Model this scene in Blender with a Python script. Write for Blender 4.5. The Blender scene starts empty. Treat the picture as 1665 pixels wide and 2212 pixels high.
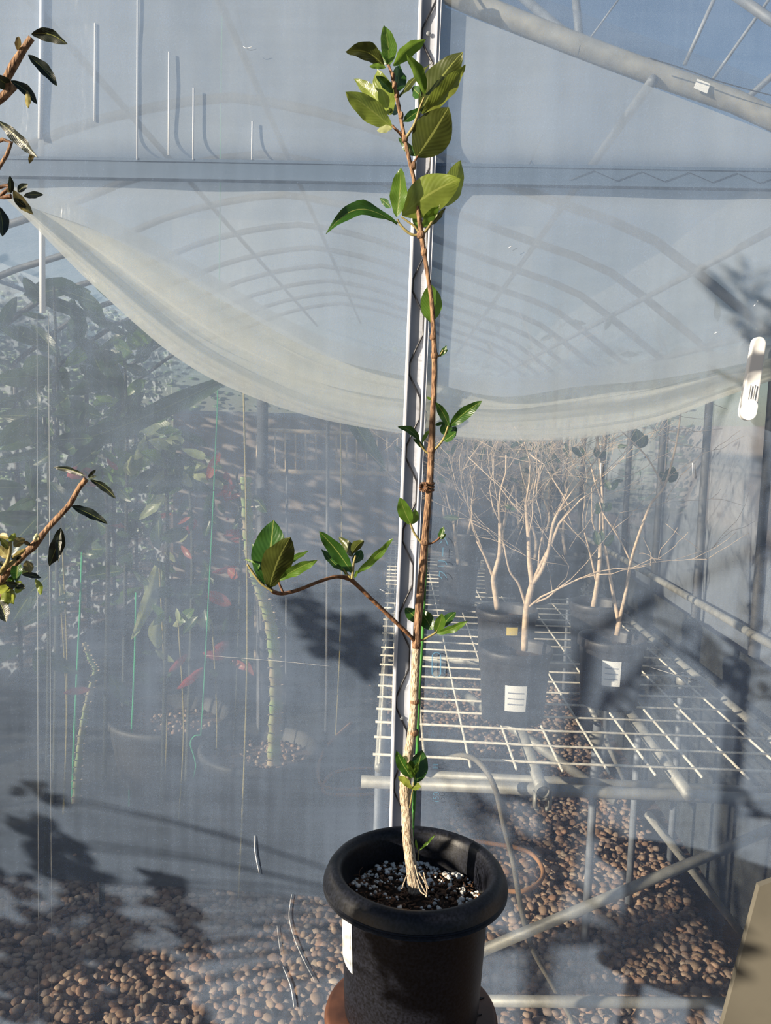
import bpy, math, random
import numpy as np
from mathutils import Vector, Matrix, noise as mnoise
SC = bpy.context.scene
COL = SC.collection
R = math.radians

# ------------------------------------------------------------------ camera
F = 1790.0; CAMH = 1.45; PITCH = 6.0; ROLL = 1.6
cd = bpy.data.cameras.new('camera'); cam = bpy.data.objects.new('camera', cd); COL.objects.link(cam)
cd.sensor_fit = 'VERTICAL'; cd.sensor_height = 24.0; cd.lens = F * 24.0 / 2212.0
cd.clip_start = 0.02; cd.clip_end = 200
CM = Matrix.Translation((0, 0, CAMH)) @ Matrix.Rotation(R(90 - PITCH), 4, 'X') @ Matrix.Rotation(R(ROLL), 4, 'Z')
cam.matrix_world = CM
SC.camera = cam
C0 = Vector((0, 0, CAMH)); R3 = CM.to_3x3()
YAW = R(1.2)
EX = Vector((math.cos(YAW), -math.sin(YAW), 0)); EY = Vector((math.sin(YAW), math.cos(YAW), 0)); EZ = Vector((0, 0, 1))
def ray(px, py): return R3 @ Vector(((px - 832.5) / F, -(py - 1106.0) / F, -1.0))
def U(px, py, y):                       # point on a plane y metres ahead (world)
    r = ray(px, py); return C0 + r * (y / r.y)
def G(px, py, d):                       # point on a plane parallel to the greenhouse end wall
    r = ray(px, py); return C0 + r * (d / r.dot(EY))
def Z(px, py, z):                       # point on a level plane
    r = ray(px, py); return C0 + r * ((z - CAMH) / r.z)
def S(px, py, X):                       # point on a long wall, X to the right of the greenhouse axis
    r = ray(px, py); return C0 + r * (X / r.dot(EX))
def L(X, d, z): return EX * X + EY * d + EZ * z
FD = 1.5                                # distance of the end wall film

# ------------------------------------------------------------------ light
w = bpy.data.worlds.new('sky'); SC.world = w; w.use_nodes = True
nt = w.node_tree; bg = nt.nodes['Background']
sky = nt.nodes.new('ShaderNodeTexSky'); sky.sky_type = 'NISHITA'; sky.sun_disc = False
POTC = U(898, 1868, 1.135)              # centre of the big pot's rim
shadow_hit = G(1436, 1905, FD)
caster = POTC + Vector((-0.1325, 0, -0.02))
sdir = (shadow_hit - caster).normalized()      # way the sunlight travels
sky.sun_elevation = math.asin(-sdir.z)
sky.sun_rotation = math.atan2(-sdir.x, -sdir.y)
sky.air_density = 1.0; sky.dust_density = 0.6; sky.ozone_density = 2.0
nt.links.new(sky.outputs[0], bg.inputs[0]); bg.inputs[1].default_value = 0.085
sl = bpy.data.lights.new('sun', 'SUN'); sl.energy = 10.0; sl.color = (1.0, 0.86, 0.66); sl.angle = R(0.8)
so = bpy.data.objects.new('sun', sl); COL.objects.link(so)
so.rotation_euler = sdir.to_track_quat('-Z', 'Y').to_euler()
SC.view_settings.view_transform = 'Standard'; SC.view_settings.look = 'None'
SC.view_settings.exposure = 0.14; SC.view_settings.gamma = 1.0; SC.view_settings.use_curve_mapping = False
SC.cycles.transparent_max_bounces = 24; SC.cycles.max_bounces = 8; SC.cycles.caustics_reflective = False; SC.cycles.caustics_refractive = False

# ------------------------------------------------------------------ materials
MATS = {}
def newmat(name):
    m = bpy.data.materials.new(name); m.use_nodes = True
    t = m.node_tree; b = t.nodes['Principled BSDF']; MATS[name] = m
    return m, t, b
def N(t, typ, **kw):
    n = t.nodes.new(typ)
    for k, v in kw.items():
        if k.startswith('i_'): n.inputs[k[2:].replace('_', ' ')].default_value = v
        else: setattr(n, k, v)
    return n
def ramp(t, stops):
    n = t.nodes.new('ShaderNodeValToRGB'); e = n.color_ramp.elements
    while len(e) < len(stops): e.new(0.5)
    for q, (p, c) in zip(e, stops): q.position = p; q.color = (*c, 1) if len(c) == 3 else c
    return n
def solid(name, col, rough=0.5, metal=0.0, spec=0.5, nscale=0, namt=0.25, bump=0.0, stretch=(1, 1, 1), sub=None):
    m, t, b = newmat(name)
    b.inputs['Roughness'].default_value = rough; b.inputs['Metallic'].default_value = metal
    b.inputs['Specular IOR Level'].default_value = spec
    if nscale:
        tc = N(t, 'ShaderNodeTexCoord'); mp = N(t, 'ShaderNodeMapping'); mp.inputs['Scale'].default_value = stretch
        nz = N(t, 'ShaderNodeTexNoise', i_Scale=nscale, i_Detail=6.0)
        t.links.new(tc.outputs['Object'], mp.inputs[0]); t.links.new(mp.outputs[0], nz.inputs['Vector'])
        lo = tuple(max(0, c * (1 - namt)) for c in col); hi = tuple(min(1, c * (1 + namt)) for c in col)
        if sub: lo = sub
        rp = ramp(t, [(0.35, lo), (0.65, hi)])
        t.links.new(nz.outputs['Fac'], rp.inputs[0]); t.links.new(rp.outputs[0], b.inputs['Base Color'])
        if bump:
            bp = N(t, 'ShaderNodeBump', i_Strength=bump, i_Distance=0.004)
            t.links.new(nz.outputs['Fac'], bp.inputs['Height']); t.links.new(bp.outputs[0], b.inputs['Normal'])
    else: b.inputs['Base Color'].default_value = (*col, 1)
    return m
def film(name, col, fac, var=0.05, gloss=0.06, rough=0.2, wr=0.3, trans=0.5, scr=0.06):
    m, t, b = newmat(name); t.nodes.remove(b); out = t.nodes['Material Output']
    tc = N(t, 'ShaderNodeTexCoord')
    def nz(sc, st, det=4.0):
        mp = N(t, 'ShaderNodeMapping'); mp.inputs['Scale'].default_value = st
        n = N(t, 'ShaderNodeTexNoise', i_Scale=sc, i_Detail=det); t.links.new(tc.outputs['Object'], mp.inputs[0]); t.links.new(mp.outputs[0], n.inputs['Vector']); return n
    a = nz(2.2, (1, 1, 1)); c = nz(60, (1, 1, .03), 5); d = nz(60, (.03, 1, 1), 5); e = nz(420, (1, 1, 1), 2)
    def mr(src, lo, hi, f0=0.3, f1=0.7):
        n = N(t, 'ShaderNodeMapRange'); n.inputs[1].default_value = f0; n.inputs[2].default_value = f1
        n.inputs[3].default_value = lo; n.inputs[4].default_value = hi; t.links.new(src, n.inputs[0]); return n.outputs[0]
    def add(x, y):
        n = N(t, 'ShaderNodeMath', operation='ADD'); t.links.new(x, n.inputs[0]); t.links.new(y, n.inputs[1]); return n.outputs[0]
    f = mr(a.outputs['Fac'], fac - var, fac + var)
    f = add(f, mr(c.outputs['Fac'], -var * .4, var * .4)); f = add(f, mr(d.outputs['Fac'], -var * .3, var * .3))
    f = add(f, mr(e.outputs['Fac'], 0, scr * 2.2, .60, .78)); h = nz(1100, (1, 1, 1), 1); f = add(f, mr(h.outputs['Fac'], -scr * .6, scr * 1.2, .35, .75)); k_ = nz(13, (1, 1, 1), 6); f = add(f, mr(k_.outputs['Fac'], -scr * .4, scr * .8, .35, .7))
    tr = N(t, 'ShaderNodeBsdfTransparent'); tr.inputs[0].default_value = (0.97, 0.98, 0.98, 1)
    di = N(t, 'ShaderNodeBsdfDiffuse'); di.inputs[0].default_value = (*col, 1)
    tl = N(t, 'ShaderNodeBsdfTranslucent'); tl.inputs[0].default_value = (*col, 1)
    gl = N(t, 'ShaderNodeBsdfGlossy'); gl.inputs['Roughness'].default_value = rough
    mx = N(t, 'ShaderNodeMixShader'); mx.inputs[0].default_value = trans
    t.links.new(di.outputs[0], mx.inputs[1]); t.links.new(tl.outputs[0], mx.inputs[2])
    m2 = N(t, 'ShaderNodeMixShader'); t.links.new(f, m2.inputs[0]); t.links.new(tr.outputs[0], m2.inputs[1]); t.links.new(mx.outputs[0], m2.inputs[2])
    m3 = N(t, 'ShaderNodeMixShader'); m3.inputs[0].default_value = gloss
    t.links.new(m2.outputs[0], m3.inputs[1]); t.links.new(gl.outputs[0], m3.inputs[2])
    wv = nz(9, (1.0, 1, .25), 5); bp = N(t, 'ShaderNodeBump', i_Strength=wr, i_Distance=0.02)
    t.links.new(wv.outputs['Fac'], bp.inputs['Height']); t.links.new(bp.outputs[0], gl.inputs['Normal'])
    t.links.new(m3.outputs[0], out.inputs[0])
    return m
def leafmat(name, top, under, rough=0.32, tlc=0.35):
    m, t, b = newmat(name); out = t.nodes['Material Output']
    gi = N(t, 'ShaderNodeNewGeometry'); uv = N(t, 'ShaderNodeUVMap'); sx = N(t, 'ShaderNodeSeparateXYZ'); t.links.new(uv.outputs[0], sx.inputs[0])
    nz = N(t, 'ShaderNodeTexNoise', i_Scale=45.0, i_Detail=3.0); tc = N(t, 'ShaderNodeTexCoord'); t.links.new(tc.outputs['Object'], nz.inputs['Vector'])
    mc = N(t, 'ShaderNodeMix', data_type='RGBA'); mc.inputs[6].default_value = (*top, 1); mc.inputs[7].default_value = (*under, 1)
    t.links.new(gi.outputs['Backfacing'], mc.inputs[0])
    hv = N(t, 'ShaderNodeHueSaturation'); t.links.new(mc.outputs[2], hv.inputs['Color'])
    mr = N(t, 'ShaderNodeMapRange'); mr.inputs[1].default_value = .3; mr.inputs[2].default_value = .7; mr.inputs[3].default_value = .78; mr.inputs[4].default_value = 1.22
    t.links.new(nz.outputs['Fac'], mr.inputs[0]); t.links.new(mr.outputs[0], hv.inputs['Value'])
    # pale midrib
    ab = N(t, 'ShaderNodeMath', operation='SUBTRACT'); ab.inputs[1].default_value = .5; t.links.new(sx.outputs[0], ab.inputs[0])
    a2 = N(t, 'ShaderNodeMath', operation='ABSOLUTE'); t.links.new(ab.outputs[0], a2.inputs[0])
    lt = N(t, 'ShaderNodeMath', operation='LESS_THAN'); lt.inputs[1].default_value = .028; t.links.new(a2.outputs[0], lt.inputs[0])
    ml = N(t, 'ShaderNodeMath', operation='MULTIPLY'); ml.inputs[1].default_value = .55; t.links.new(lt.outputs[0], ml.inputs[0])
    mm = N(t, 'ShaderNodeMix', data_type='RGBA'); mm.inputs[7].default_value = (.38, .42, .12, 1)
    t.links.new(ml.outputs[0], mm.inputs[0]); t.links.new(hv.outputs[0], mm.inputs[6])
    # side veins as relief
    wv = N(t, 'ShaderNodeTexWave', i_Scale=3.2, i_Distortion=1.5); wv.bands_direction = 'Y'
    cmb = N(t, 'ShaderNodeCombineXYZ'); sm = N(t, 'ShaderNodeMath', operation='MULTIPLY_ADD'); sm.inputs[1].default_value = -.7
    t.links.new(a2.outputs[0], sm.inputs[0]); t.links.new(sx.outputs[1], sm.inputs[2]); t.links.new(sm.outputs[0], cmb.inputs[1]); t.links.new(cmb.outputs[0], wv.inputs['Vector'])
    bp = N(t, 'ShaderNodeBump', i_Strength=.16, i_Distance=.0008); t.links.new(wv.outputs['Fac'], bp.inputs['Height'])
    t.links.new(bp.outputs[0], b.inputs['Normal'])
    t.links.new(mm.outputs[2], b.inputs['Base Color']); b.inputs['Roughness'].default_value = rough
    tl = N(t, 'ShaderNodeBsdfTranslucent'); tb = N(t, 'ShaderNodeHueSaturation'); tb.inputs['Value'].default_value = 2.0; tb.inputs['Hue'].default_value = .48
    t.links.new(hv.outputs[0], tb.inputs['Color']); t.links.new(tb.outputs[0], tl.inputs[0])
    mx = N(t, 'ShaderNodeMixShader'); mx.inputs[0].default_value = tlc; t.links.new(b.outputs[0], mx.inputs[1]); t.links.new(tl.outputs[0], mx.inputs[2])
    t.links.new(mx.outputs[0], out.inputs[0])
    return m
def island(name, stops, rough=0.7, bump=0.0, nscale=80):
    m, t, b = newmat(name); g = N(t, 'ShaderNodeNewGeometry'); rp = ramp(t, stops); rp.color_ramp.interpolation = 'CONSTANT' if len(stops) > 6 else 'LINEAR'
    t.links.new(g.outputs['Random Per Island'], rp.inputs[0])
    tc = N(t, 'ShaderNodeTexCoord'); nz = N(t, 'ShaderNodeTexNoise', i_Scale=float(nscale), i_Detail=4.0); t.links.new(tc.outputs['Object'], nz.inputs['Vector'])
    hs = N(t, 'ShaderNodeHueSaturation'); mr = N(t, 'ShaderNodeMapRange'); mr.inputs[3].default_value = .65; mr.inputs[4].default_value = 1.35
    t.links.new(nz.outputs['Fac'], mr.inputs[0]); t.links.new(mr.outputs[0], hs.inputs['Value']); t.links.new(rp.outputs[0], hs.inputs['Color'])
    t.links.new(hs.outputs[0], b.inputs['Base Color']); b.inputs['Roughness'].default_value = rough
    return m
FILMC = (0.42, 0.56, 0.82)
M_film = film('wall_film', FILMC, 0.315, 0.08, gloss=0.035, rough=0.25)
M_roof = film('roof_film', (.62, .72, .86), 0.30, 0.05, gloss=0.02)
M_side = film('side_film', (.62, .70, .80), 0.42, 0.05, gloss=0.02)
M_curt = film('curtain_film', (.54, .585, .64), 0.70, 0.05, gloss=0.04, rough=.2, wr=.9)
M_fold = film('fold_film', (.78, .78, .72), 0.50, 0.10, gloss=0.05, rough=.22, wr=1.0)
M_leaf = leafmat('gardenia_leaf', (.026, .078, .011), (.050, .064, .013), tlc=.22)
M_leafb = leafmat('young_leaf', (.085, .17, .022), (.17, .22, .038), tlc=.45)
M_leafd = leafmat('shaded_shrub_leaf', (.010, .017, .012), (.20, .17, .06), rough=.42, tlc=.12)  # near-black leaf tops put the shaded side into the colour
M_leafg = leafmat('house_leaf', (.03, .065, .022), (.07, .10, .035))
M_leafy = leafmat('pale_leaf', (.33, .38, .19), (.40, .42, .22))
M_leafr = leafmat('red_leaf', (.35, .09, .06), (.40, .14, .08))
M_bark = solid('bark', (.25, .15, .085), .85, nscale=380, namt=.5, bump=.7, stretch=(1, 1, .22), sub=(.065, .03, .018))
M_barkp = solid('pale_bark', (.50, .42, .32), .9, nscale=520, namt=.4, bump=.9, stretch=(1, 1, .3), sub=(.20, .14, .09))
M_twig = solid('twig', (.16, .075, .035), .7, nscale=200, namt=.5, bump=.5)
M_twigg = solid('green_twig', (.24, .20, .07), .6, nscale=120)
M_pink = solid('smooth_bark', (.56, .43, .31), .8, nscale=60, namt=.25, bump=.3)
M_black = solid('black_plastic', (.006, .007, .0115), .42, nscale=260, namt=.7, bump=.06, spec=.28)
M_blackin = solid('dusty_black_plastic', (.030, .030, .034), .5, nscale=60, namt=.4)
M_white = solid('white_plastic', (.80, .81, .83), .4)
M_chan = solid('white_coated_steel', (.52, .55, .63), .4, spec=.4, nscale=6, namt=.05)
M_wire = solid('black_coated_wire', (.012, .013, .02), .35)
M_galv = solid('galvanised_pipe', (.36, .355, .32), .55, metal=.35, nscale=30, namt=.22, bump=.1)
M_galvd = solid('weathered_pipe', (.19, .21, .24), .6, metal=.2, nscale=30, namt=.2)
M_post = solid('side_post', (.11, .115, .125), .6, metal=.3, nscale=12, namt=.4)
M_mesh = solid('plastic_coated_wire', (.78, .72, .60), .6, nscale=90, namt=.2, bump=.3)
M_brown = solid('rusty_brown', (.085, .034, .018), .45, nscale=18, namt=.5, bump=.15, sub=(.045, .018, .011))
M_label = solid('label_paper', (.86, .86, .84), .6)
M_print = solid('label_print', (.22, .24, .30), .7)
M_yellow = solid('yellow_label', (.72, .56, .14), .6)
M_green = solid('green_stake', (.05, .20, .04), .45, nscale=50, namt=.3)
M_string = solid('green_string', (.03, .36, .16), .8)
M_hose = solid('grey_hose', (.20, .18, .14), .6, nscale=20, namt=.25)
M_orange = solid('orange_hose', (.48, .24, .10), .6)
M_soil = solid('soil', (.030, .018, .011), .95, nscale=90, namt=.7, bump=1.0)
M_ground = solid('earth', (.10, .065, .045), .95, nscale=14, namt=.5, bump=.6)
M_gravel = island('gravel', [(0, (.26, .16, .10)), (.2, (.16, .10, .07)), (.4, (.37, .26, .17)), (.6, (.23, .18, .15)), (.8, (.32, .185, .115)), (1, (.45, .36, .27))])
M_perl = island('perlite', [(0, (.55, .54, .50)), (.5, (.80, .79, .75)), (1, (.70, .66, .58))], .8)
M_chip = island('bark_chips', [(0, (.09, .045, .022)), (.5, (.20, .10, .05)), (1, (.05, .03, .02))], .9)
M_board = solid('beige_board', (.105, .098, .08), .6, nscale=5, namt=.25)
M_block = solid('block_wall', (.30, .26, .24), .9, nscale=4, namt=.15, bump=.2)
M_dark = solid('weed_sheet_and_shade', (.030, .034, .036), .8, nscale=20, namt=.4)
M_dstem = solid('dark_stem', (.045, .05, .035), .8, nscale=30)
M_rail = solid('pale_timber', (.62, .50, .36), .7, nscale=20, namt=.2)
M_hedge = island('hedge_leaf', [(0, (.035, .09, .03)), (.5, (.07, .14, .05)), (1, (.14, .20, .08))], .5)
M_cact = solid('cactus_skin', (.16, .24, .08), .6, nscale=16, namt=.4, sub=(.34, .26, .16))
M_ink = film('film_ink', (.22, .50, .74), 0.62, 0.0, gloss=0, scr=0)
M_scr = solid('scratch', (.92, .93, .95), .3)
M_silver = film('crinkled_film', (.70, .76, .82), 0.25, 0.06, gloss=.35, rough=.12, wr=1.0)

# ------------------------------------------------------------------ mesh helpers
class MB:
    def __init__(s): s.v = []; s.f = []; s.uv = {}
    def tube(s, pts, rad, seg=8, caps=True, close=False):
        pts = [Vector(p) for p in pts]; n = len(pts)
        if not hasattr(rad, '__len__'): rad = [rad] * n
        b0 = len(s.v); up = None
        for i, p in enumerate(pts):
            a = pts[max(i - 1, 0)]; c = pts[min(i + 1, n - 1)]
            if close: a = pts[(i - 1) % n]; c = pts[(i + 1) % n]
            tt = (c - a); tt = tt.normalized() if tt.length > 1e-9 else Vector((0, 0, 1))
            if up is None:
                up = tt.cross(Vector((0, 0, 1)) if abs(tt.z) < .9 else Vector((1, 0, 0))).normalized()
            else:
                up = (up - tt * up.dot(tt)); up = up.normalized() if up.length > 1e-6 else tt.orthogonal().normalized()
            sd = tt.cross(up)
            for k in range(seg):
                an = 2 * math.pi * k / seg
                s.v.append(p + (up * math.cos(an) + sd * math.sin(an)) * rad[i])
        for i in range(n - 1 if not close else n):
            j = (i + 1) % n
            for k in range(seg):
                k2 = (k + 1) % seg
                s.f.append((b0 + i * seg + k, b0 + i * seg + k2, b0 + j * seg + k2, b0 + j * seg + k))
        if caps and not close:
            s.f.append(tuple(b0 + k for k in reversed(range(seg)))); s.f.append(tuple(b0 + (n - 1) * seg + k for k in range(seg)))
        return s
    def lathe(s, c, prof, seg=48, a0=0, a1=2 * math.pi, wob=None):
        b0 = len(s.v); full = abs(a1 - a0 - 2 * math.pi) < 1e-6; ns = seg if full else seg + 1
        for r, z in prof:
            for k in range(ns):
                an = a0 + (a1 - a0) * k / seg
                s.v.append(Vector(c) + Vector((r * math.cos(an), r * math.sin(an), z)))
        for i in range(len(prof) - 1):
            for k in range(seg):
                k2 = (k + 1) % ns if full else k + 1
                s.f.append((b0 + i * ns + k, b0 + i * ns + k2, b0 + (i + 1) * ns + k2, b0 + (i + 1) * ns + k))
        return s
    def box(s, c, ax, ay, az):
        c = Vector(c); b0 = len(s.v)
        for i in (-1, 1):
            for j in (-1, 1):
                for k in (-1, 1): s.v.append(c + ax * i + ay * j + az * k)
        for q in ((0, 1, 3, 2), (4, 6, 7, 5), (0, 4, 5, 1), (2, 3, 7, 6), (0, 2, 6, 4), (1, 5, 7, 3)): s.f.append(tuple(b0 + k for k in q))
        return s
    def grid(s, fn, nu, nv, uv=False):
        b0 = len(s.v)
        for i in range(nu + 1):
            for j in range(nv + 1): s.v.append(Vector(fn(i / nu, j / nv)))
        for i in range(nu):
            for j in range(nv):
                q = (b0 + i * (nv + 1) + j, b0 + (i + 1) * (nv + 1) + j, b0 + (i + 1) * (nv + 1) + j + 1, b0 + i * (nv + 1) + j + 1)
                s.f.append(q)
                if uv: s.uv[len(s.f) - 1] = [(j / nv, i / nu), (j / nv, (i + 1) / nu), ((j + 1) / nv, (i + 1) / nu), ((j + 1) / nv, i / nu)]
        return s
    def poly3(s, pts, th):
        # flat polygon with thickness vector
        b0 = len(s.v); n = len(pts)
        for p in pts: s.v.append(Vector(p))
        for p in pts: s.v.append(Vector(p) + th)
        s.f.append(tuple(b0 + k for k in range(n))); s.f.append(tuple(b0 + n + k for k in reversed(range(n))))
        for k in range(n): s.f.append((b0 + k, b0 + n + k, b0 + n + (k + 1) % n, b0 + (k + 1) % n))
        return s
    def build(s, name, mat, parent=None, smooth=True, world=True):
        me = bpy.data.meshes.new(name); me.from_pydata([tuple(v) for v in s.v], [], s.f); me.update()
        if s.uv:
            ul = me.uv_layers.new(name='UVMap')
            for pi, co in s.uv.items():
                p = me.polygons[pi]
                for q, li in enumerate(p.loop_indices): ul.data[li].uv = co[q]
        if smooth: me.polygons.foreach_set('use_smooth', [True] * len(me.polygons))
        me.materials.append(mat)
        o = bpy.data.objects.new(name, me); COL.objects.link(o)
        if parent is not None:
            o.parent = parent; o.matrix_parent_inverse = PW(parent).inverted()
        return o
def PW(o):
    m = o.matrix_basis.copy()
    if o.parent is not None: m = PW(o.parent) @ o.matrix_parent_inverse @ m
    return m
def tag(o, label, cat, group=None, kind=None):
    if label: o['label'] = label
    if cat: o['category'] = cat
    if group: o['group'] = group
    if kind: o['kind'] = kind
    return o
def thing(name, label, cat, loc, group=None):
    o = bpy.data.objects.new(name, None); COL.objects.link(o); o.location = Vector(loc); o.empty_display_size = .05
    return tag(o, label, cat, group)
def struct(o, label=None):
    o['kind'] = 'structure'
    if label: o['label'] = label
    return o
def catmull(pts, n=6):
    pts = [Vector(p) for p in pts]
    if len(pts) < 3: return pts
    out = []
    for i in range(len(pts) - 1):
        a = pts[max(i - 1, 0)]; b = pts[i]; c = pts[i + 1]; d = pts[min(i + 2, len(pts) - 1)]
        for k in range(n):
            t = k / n
            out.append(.5 * ((2 * b) + (c - a) * t + (2 * a - 5 * b + 4 * c - d) * t * t + (3 * b - a - 3 * c + d) * t ** 3))
    out.append(pts[-1]); return out
def lerpr(rs, n):
    out = []
    for i in range(len(rs) - 1):
        for k in range(n): out.append(rs[i] + (rs[i + 1] - rs[i]) * k / n)
    out.append(rs[-1]); return out
RN = random.Random(7)
def pxm(y): return y / F * 1.0
def leaf_fn(base, tip, width, bow=0.0, tilt=0.0, side=1, fold=.22, droop=0.0, wavy=.03, power=.85, curl=0.0, seed=0, view=None):
    base = Vector(base); tip = Vector(tip); ax = tip - base; ln = ax.length; a = ax.normalized()
    vd = ((view if view is not None else C0) - (base + tip) * .5).normalized()
    s0 = a.cross(vd).normalized(); n0 = s0.cross(a).normalized()     # n0 faces the viewer
    t = R(tilt); sv = s0 * math.cos(t) + n0 * math.sin(t); nv = sv.cross(a).normalized()
    if side < 0: sv = -sv; nv = -nv
    W = width * .5 / max(.25, math.cos(t))
    rr = random.Random(seed); ph = rr.random() * 6
    def fn(u, v):
        q = (.5 - v) * 2
        w_ = W * (math.sin(math.pi * min(1, max(0, u)) ** power)) ** .78 if 0 < u < 1 else 0
        w_ = max(w_, ln * .012)
        if u >= 1: w_ = 0
        c = base + a * (ln * u) + s0 * (bow * math.sin(math.pi * u)) + n0 * (-droop * ln * math.sin(math.pi * u)) 
        h = fold * abs(q) * w_ + wavy * ln * math.sin(u * 17 + ph + (1.5 if q > 0 else 0)) * abs(q) ** 2 * .5
        return c + sv * (q * w_ * math.cos(fold)) + nv * (h + curl * w_ * q * q)
    return fn
def leaf(parent, base, tip, width, mat, name='leaf', nu=12, nv=6, **kw):
    m = MB().grid(leaf_fn(base, tip, width, **kw), nu, nv, uv=True)
    # short petiole along the base
    return m.build(name, mat, parent)

# ================================================================== SETTING
# outdoor ground under everything
g = MB()
def gf(u, v):
    x = -9 + 18 * u; y = -3 + 18 * v
    return (x, y, .02 * mnoise.noise(Vector((x * 1.5, y * 1.5, 0))) - .02)
g.grid(gf, 90, 90); struct(g.build('floor', M_ground), 'brown earth floor under the gravel')

# gravel: pebbles nobody could count
def ico(sub):
    import bmesh
    bm = bmesh.new(); bmesh.ops.create_icosphere(bm, subdivisions=sub, radius=1.0)
    v = np.array([list(x.co) for x in bm.verts]); f = np.array([[x.index for x in p.verts] for p in bm.faces]); bm.free(); return v, f
def scatter(name, mat, P, Sz, sub, seed, flat=(1, 1, .6), parent=None, lump=.12):
    v, f = ico(sub); rs = np.random.RandomState(seed); n = len(P)
    ang = rs.rand(n) * 6.283; til = (rs.rand(n) - .5) * 1.2
    sc = Sz[:, None] * (np.array(flat)[None] * (1 + (rs.rand(n, 3) - .5) * .5))
    V = v[None] * (1 + (rs.rand(n, len(v), 1) - .5) * lump * 2) * sc[:, None, :]
    c, s_ = np.cos(til)[:, None], np.sin(til)[:, None]
    y = V[..., 1] * c - V[..., 2] * s_; z = V[..., 1] * s_ + V[..., 2] * c; V[..., 1] = y; V[..., 2] = z
    c, s_ = np.cos(ang)[:, None], np.sin(ang)[:, None]
    x = V[..., 0] * c - V[..., 1] * s_; y = V[..., 0] * s_ + V[..., 1] * c; V[..., 0] = x; V[..., 1] = y
    V += P[:, None, :]
    Fc = (f[None] + (np.arange(n) * len(v))[:, None, None]).reshape(-1, 3)
    me = bpy.data.meshes.new(name); V = V.reshape(-1, 3)
    me.vertices.add(len(V)); me.vertices.foreach_set('co', V.ravel().astype(np.float32))
    me.loops.add(len(Fc) * 3); me.loops.foreach_set('vertex_index', Fc.ravel().astype(np.int32))
    me.polygons.add(len(Fc)); me.polygons.foreach_set('loop_start', np.arange(0, len(Fc) * 3, 3, dtype=np.int32))
    me.polygons.foreach_set('loop_total', np.full(len(Fc), 3, dtype=np.int32)); me.update(calc_edges=True)
    me.polygons.foreach_set('use_smooth', np.ones(len(Fc), dtype=bool)); me.materials.append(mat)
    o = bpy.data.objects.new(name, me); COL.objects.link(o)
    if parent is not None: o.parent = parent; o.matrix_parent_inverse = PW(parent).inverted()
    return o
rs = np.random.RandomState(3)
def area(n, x0, x1, y0, y1): return np.stack([x0 + rs.rand(n) * (x1 - x0), y0 + rs.rand(n) * (y1 - y0), rs.rand(n) * .022], 1)
P = np.concatenate([area(11500, -1.25, .98, 1.58, 2.65), area(7500, -.2, .98, 2.65, 4.7)])
tag(scatter('gravel', M_gravel, P, .0075 + .0075 * rs.rand(len(P)), 2, 5), 'brown and tan rounded gravel covering the greenhouse floor', 'gravel', kind='stuff')

# end wall film
def ff(u, v):
    x = -2.6 + 5.2 * u; z = -.0 + 3.2 * v
    return L(x, FD + .002 * math.sin(x * 9 + 1) * math.sin(z * 1.3) + .0012 * mnoise.noise(Vector((x * 6, z * 2, 0))), z)
wf = struct(MB().grid(ff, 110, 50).build('wall_front', M_film), 'hazy clear plastic film stretched over the greenhouse end')
# writing printed on the film
import os
def text(body, px, py, hpx, parent, col=M_ink, outline=False, sx=1.0):
    cu = bpy.data.curves.new('printed_text', 'FONT'); cu.body = body; cu.size = hpx / F * FD * 1.05
    cu.align_x = 'CENTER'; cu.align_y = 'CENTER'; cu.offset = -.0002
    o = bpy.data.objects.new('printed_text', cu); COL.objects.link(o); cu.materials.append(col)
    p = G(px, py, FD - .005)
    # baseline runs upwards on the film
    mx = Matrix((EZ * sx, -EX, -EY)).transposed()
    o.matrix_world = Matrix.Translation(p) @ mx.to_4x4()
    mw = o.matrix_world.copy(); o.parent = parent; o.matrix_world = mw
    return o
text('クリーン', 958, 1205, 24, wf); text('(50', 942, 1722, 18, wf); text('FI', 941, 1655, 17, wf)
text('EPO', 942, 1436, 10, wf); text('ビニール', 939, 1508, 10, wf); text('< 50 >', 962, 1500, 10, wf); text('><', 961, 1450, 10, wf); text('フィルム', 936, 1575, 10, wf)
ring = []
for k in range(40):
    a = 2 * math.pi * k / 40; cx = math.cos(a); cy = math.sin(a)
    ring.append(G(942.5 + 9.5 * cx, 1436 + (17 if cy > 0 else -17) + 9.5 * cy, FD - .005))
MB().tube(ring, .0007, 5, close=True).build('printed_outline', M_ink, wf)
# scratches on the film
for pts, r in (([(549, 1805), (551, 1840), (560, 1888)], .0011), ([(630, 1932), (625, 1985), (645, 2050), (681, 2123)], .0010), ([(611, 2088), (628, 2130), (635, 2176)], .0014),
               ([(598, 2000), (603, 2040), (606, 2062)], .0005), ([(1298, 1000), (1297, 1032)], .0005), ([(820, 1273), (833, 1279)], .0006), ([(1097, 536), (1106, 531)], .0006), ([(525, 100), (532, 104), (545, 101)], .0006),
               ([(1495, 1000), (1497, 1033)], .0005), ([(912, 880), (922, 893), (919, 915)], .0009), ([(917, 1022), (913, 1048), (922, 1075)], .0010), ([(918, 705), (929, 722)], .001),
               ([(445, 1416), (600, 1428), (720, 1440)], .0002), ([(1400, 1440), (1500, 1470)], .0003)):
    cp = catmull([G(x, y, FD - .0045) for x, y in pts], 5)
    MB().tube(cp, [r * (.3 + .7 * math.sin(math.pi * (i + .5) / len(cp))) for i in range(len(cp))], 5).build('scratch', M_scr, wf)

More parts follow.
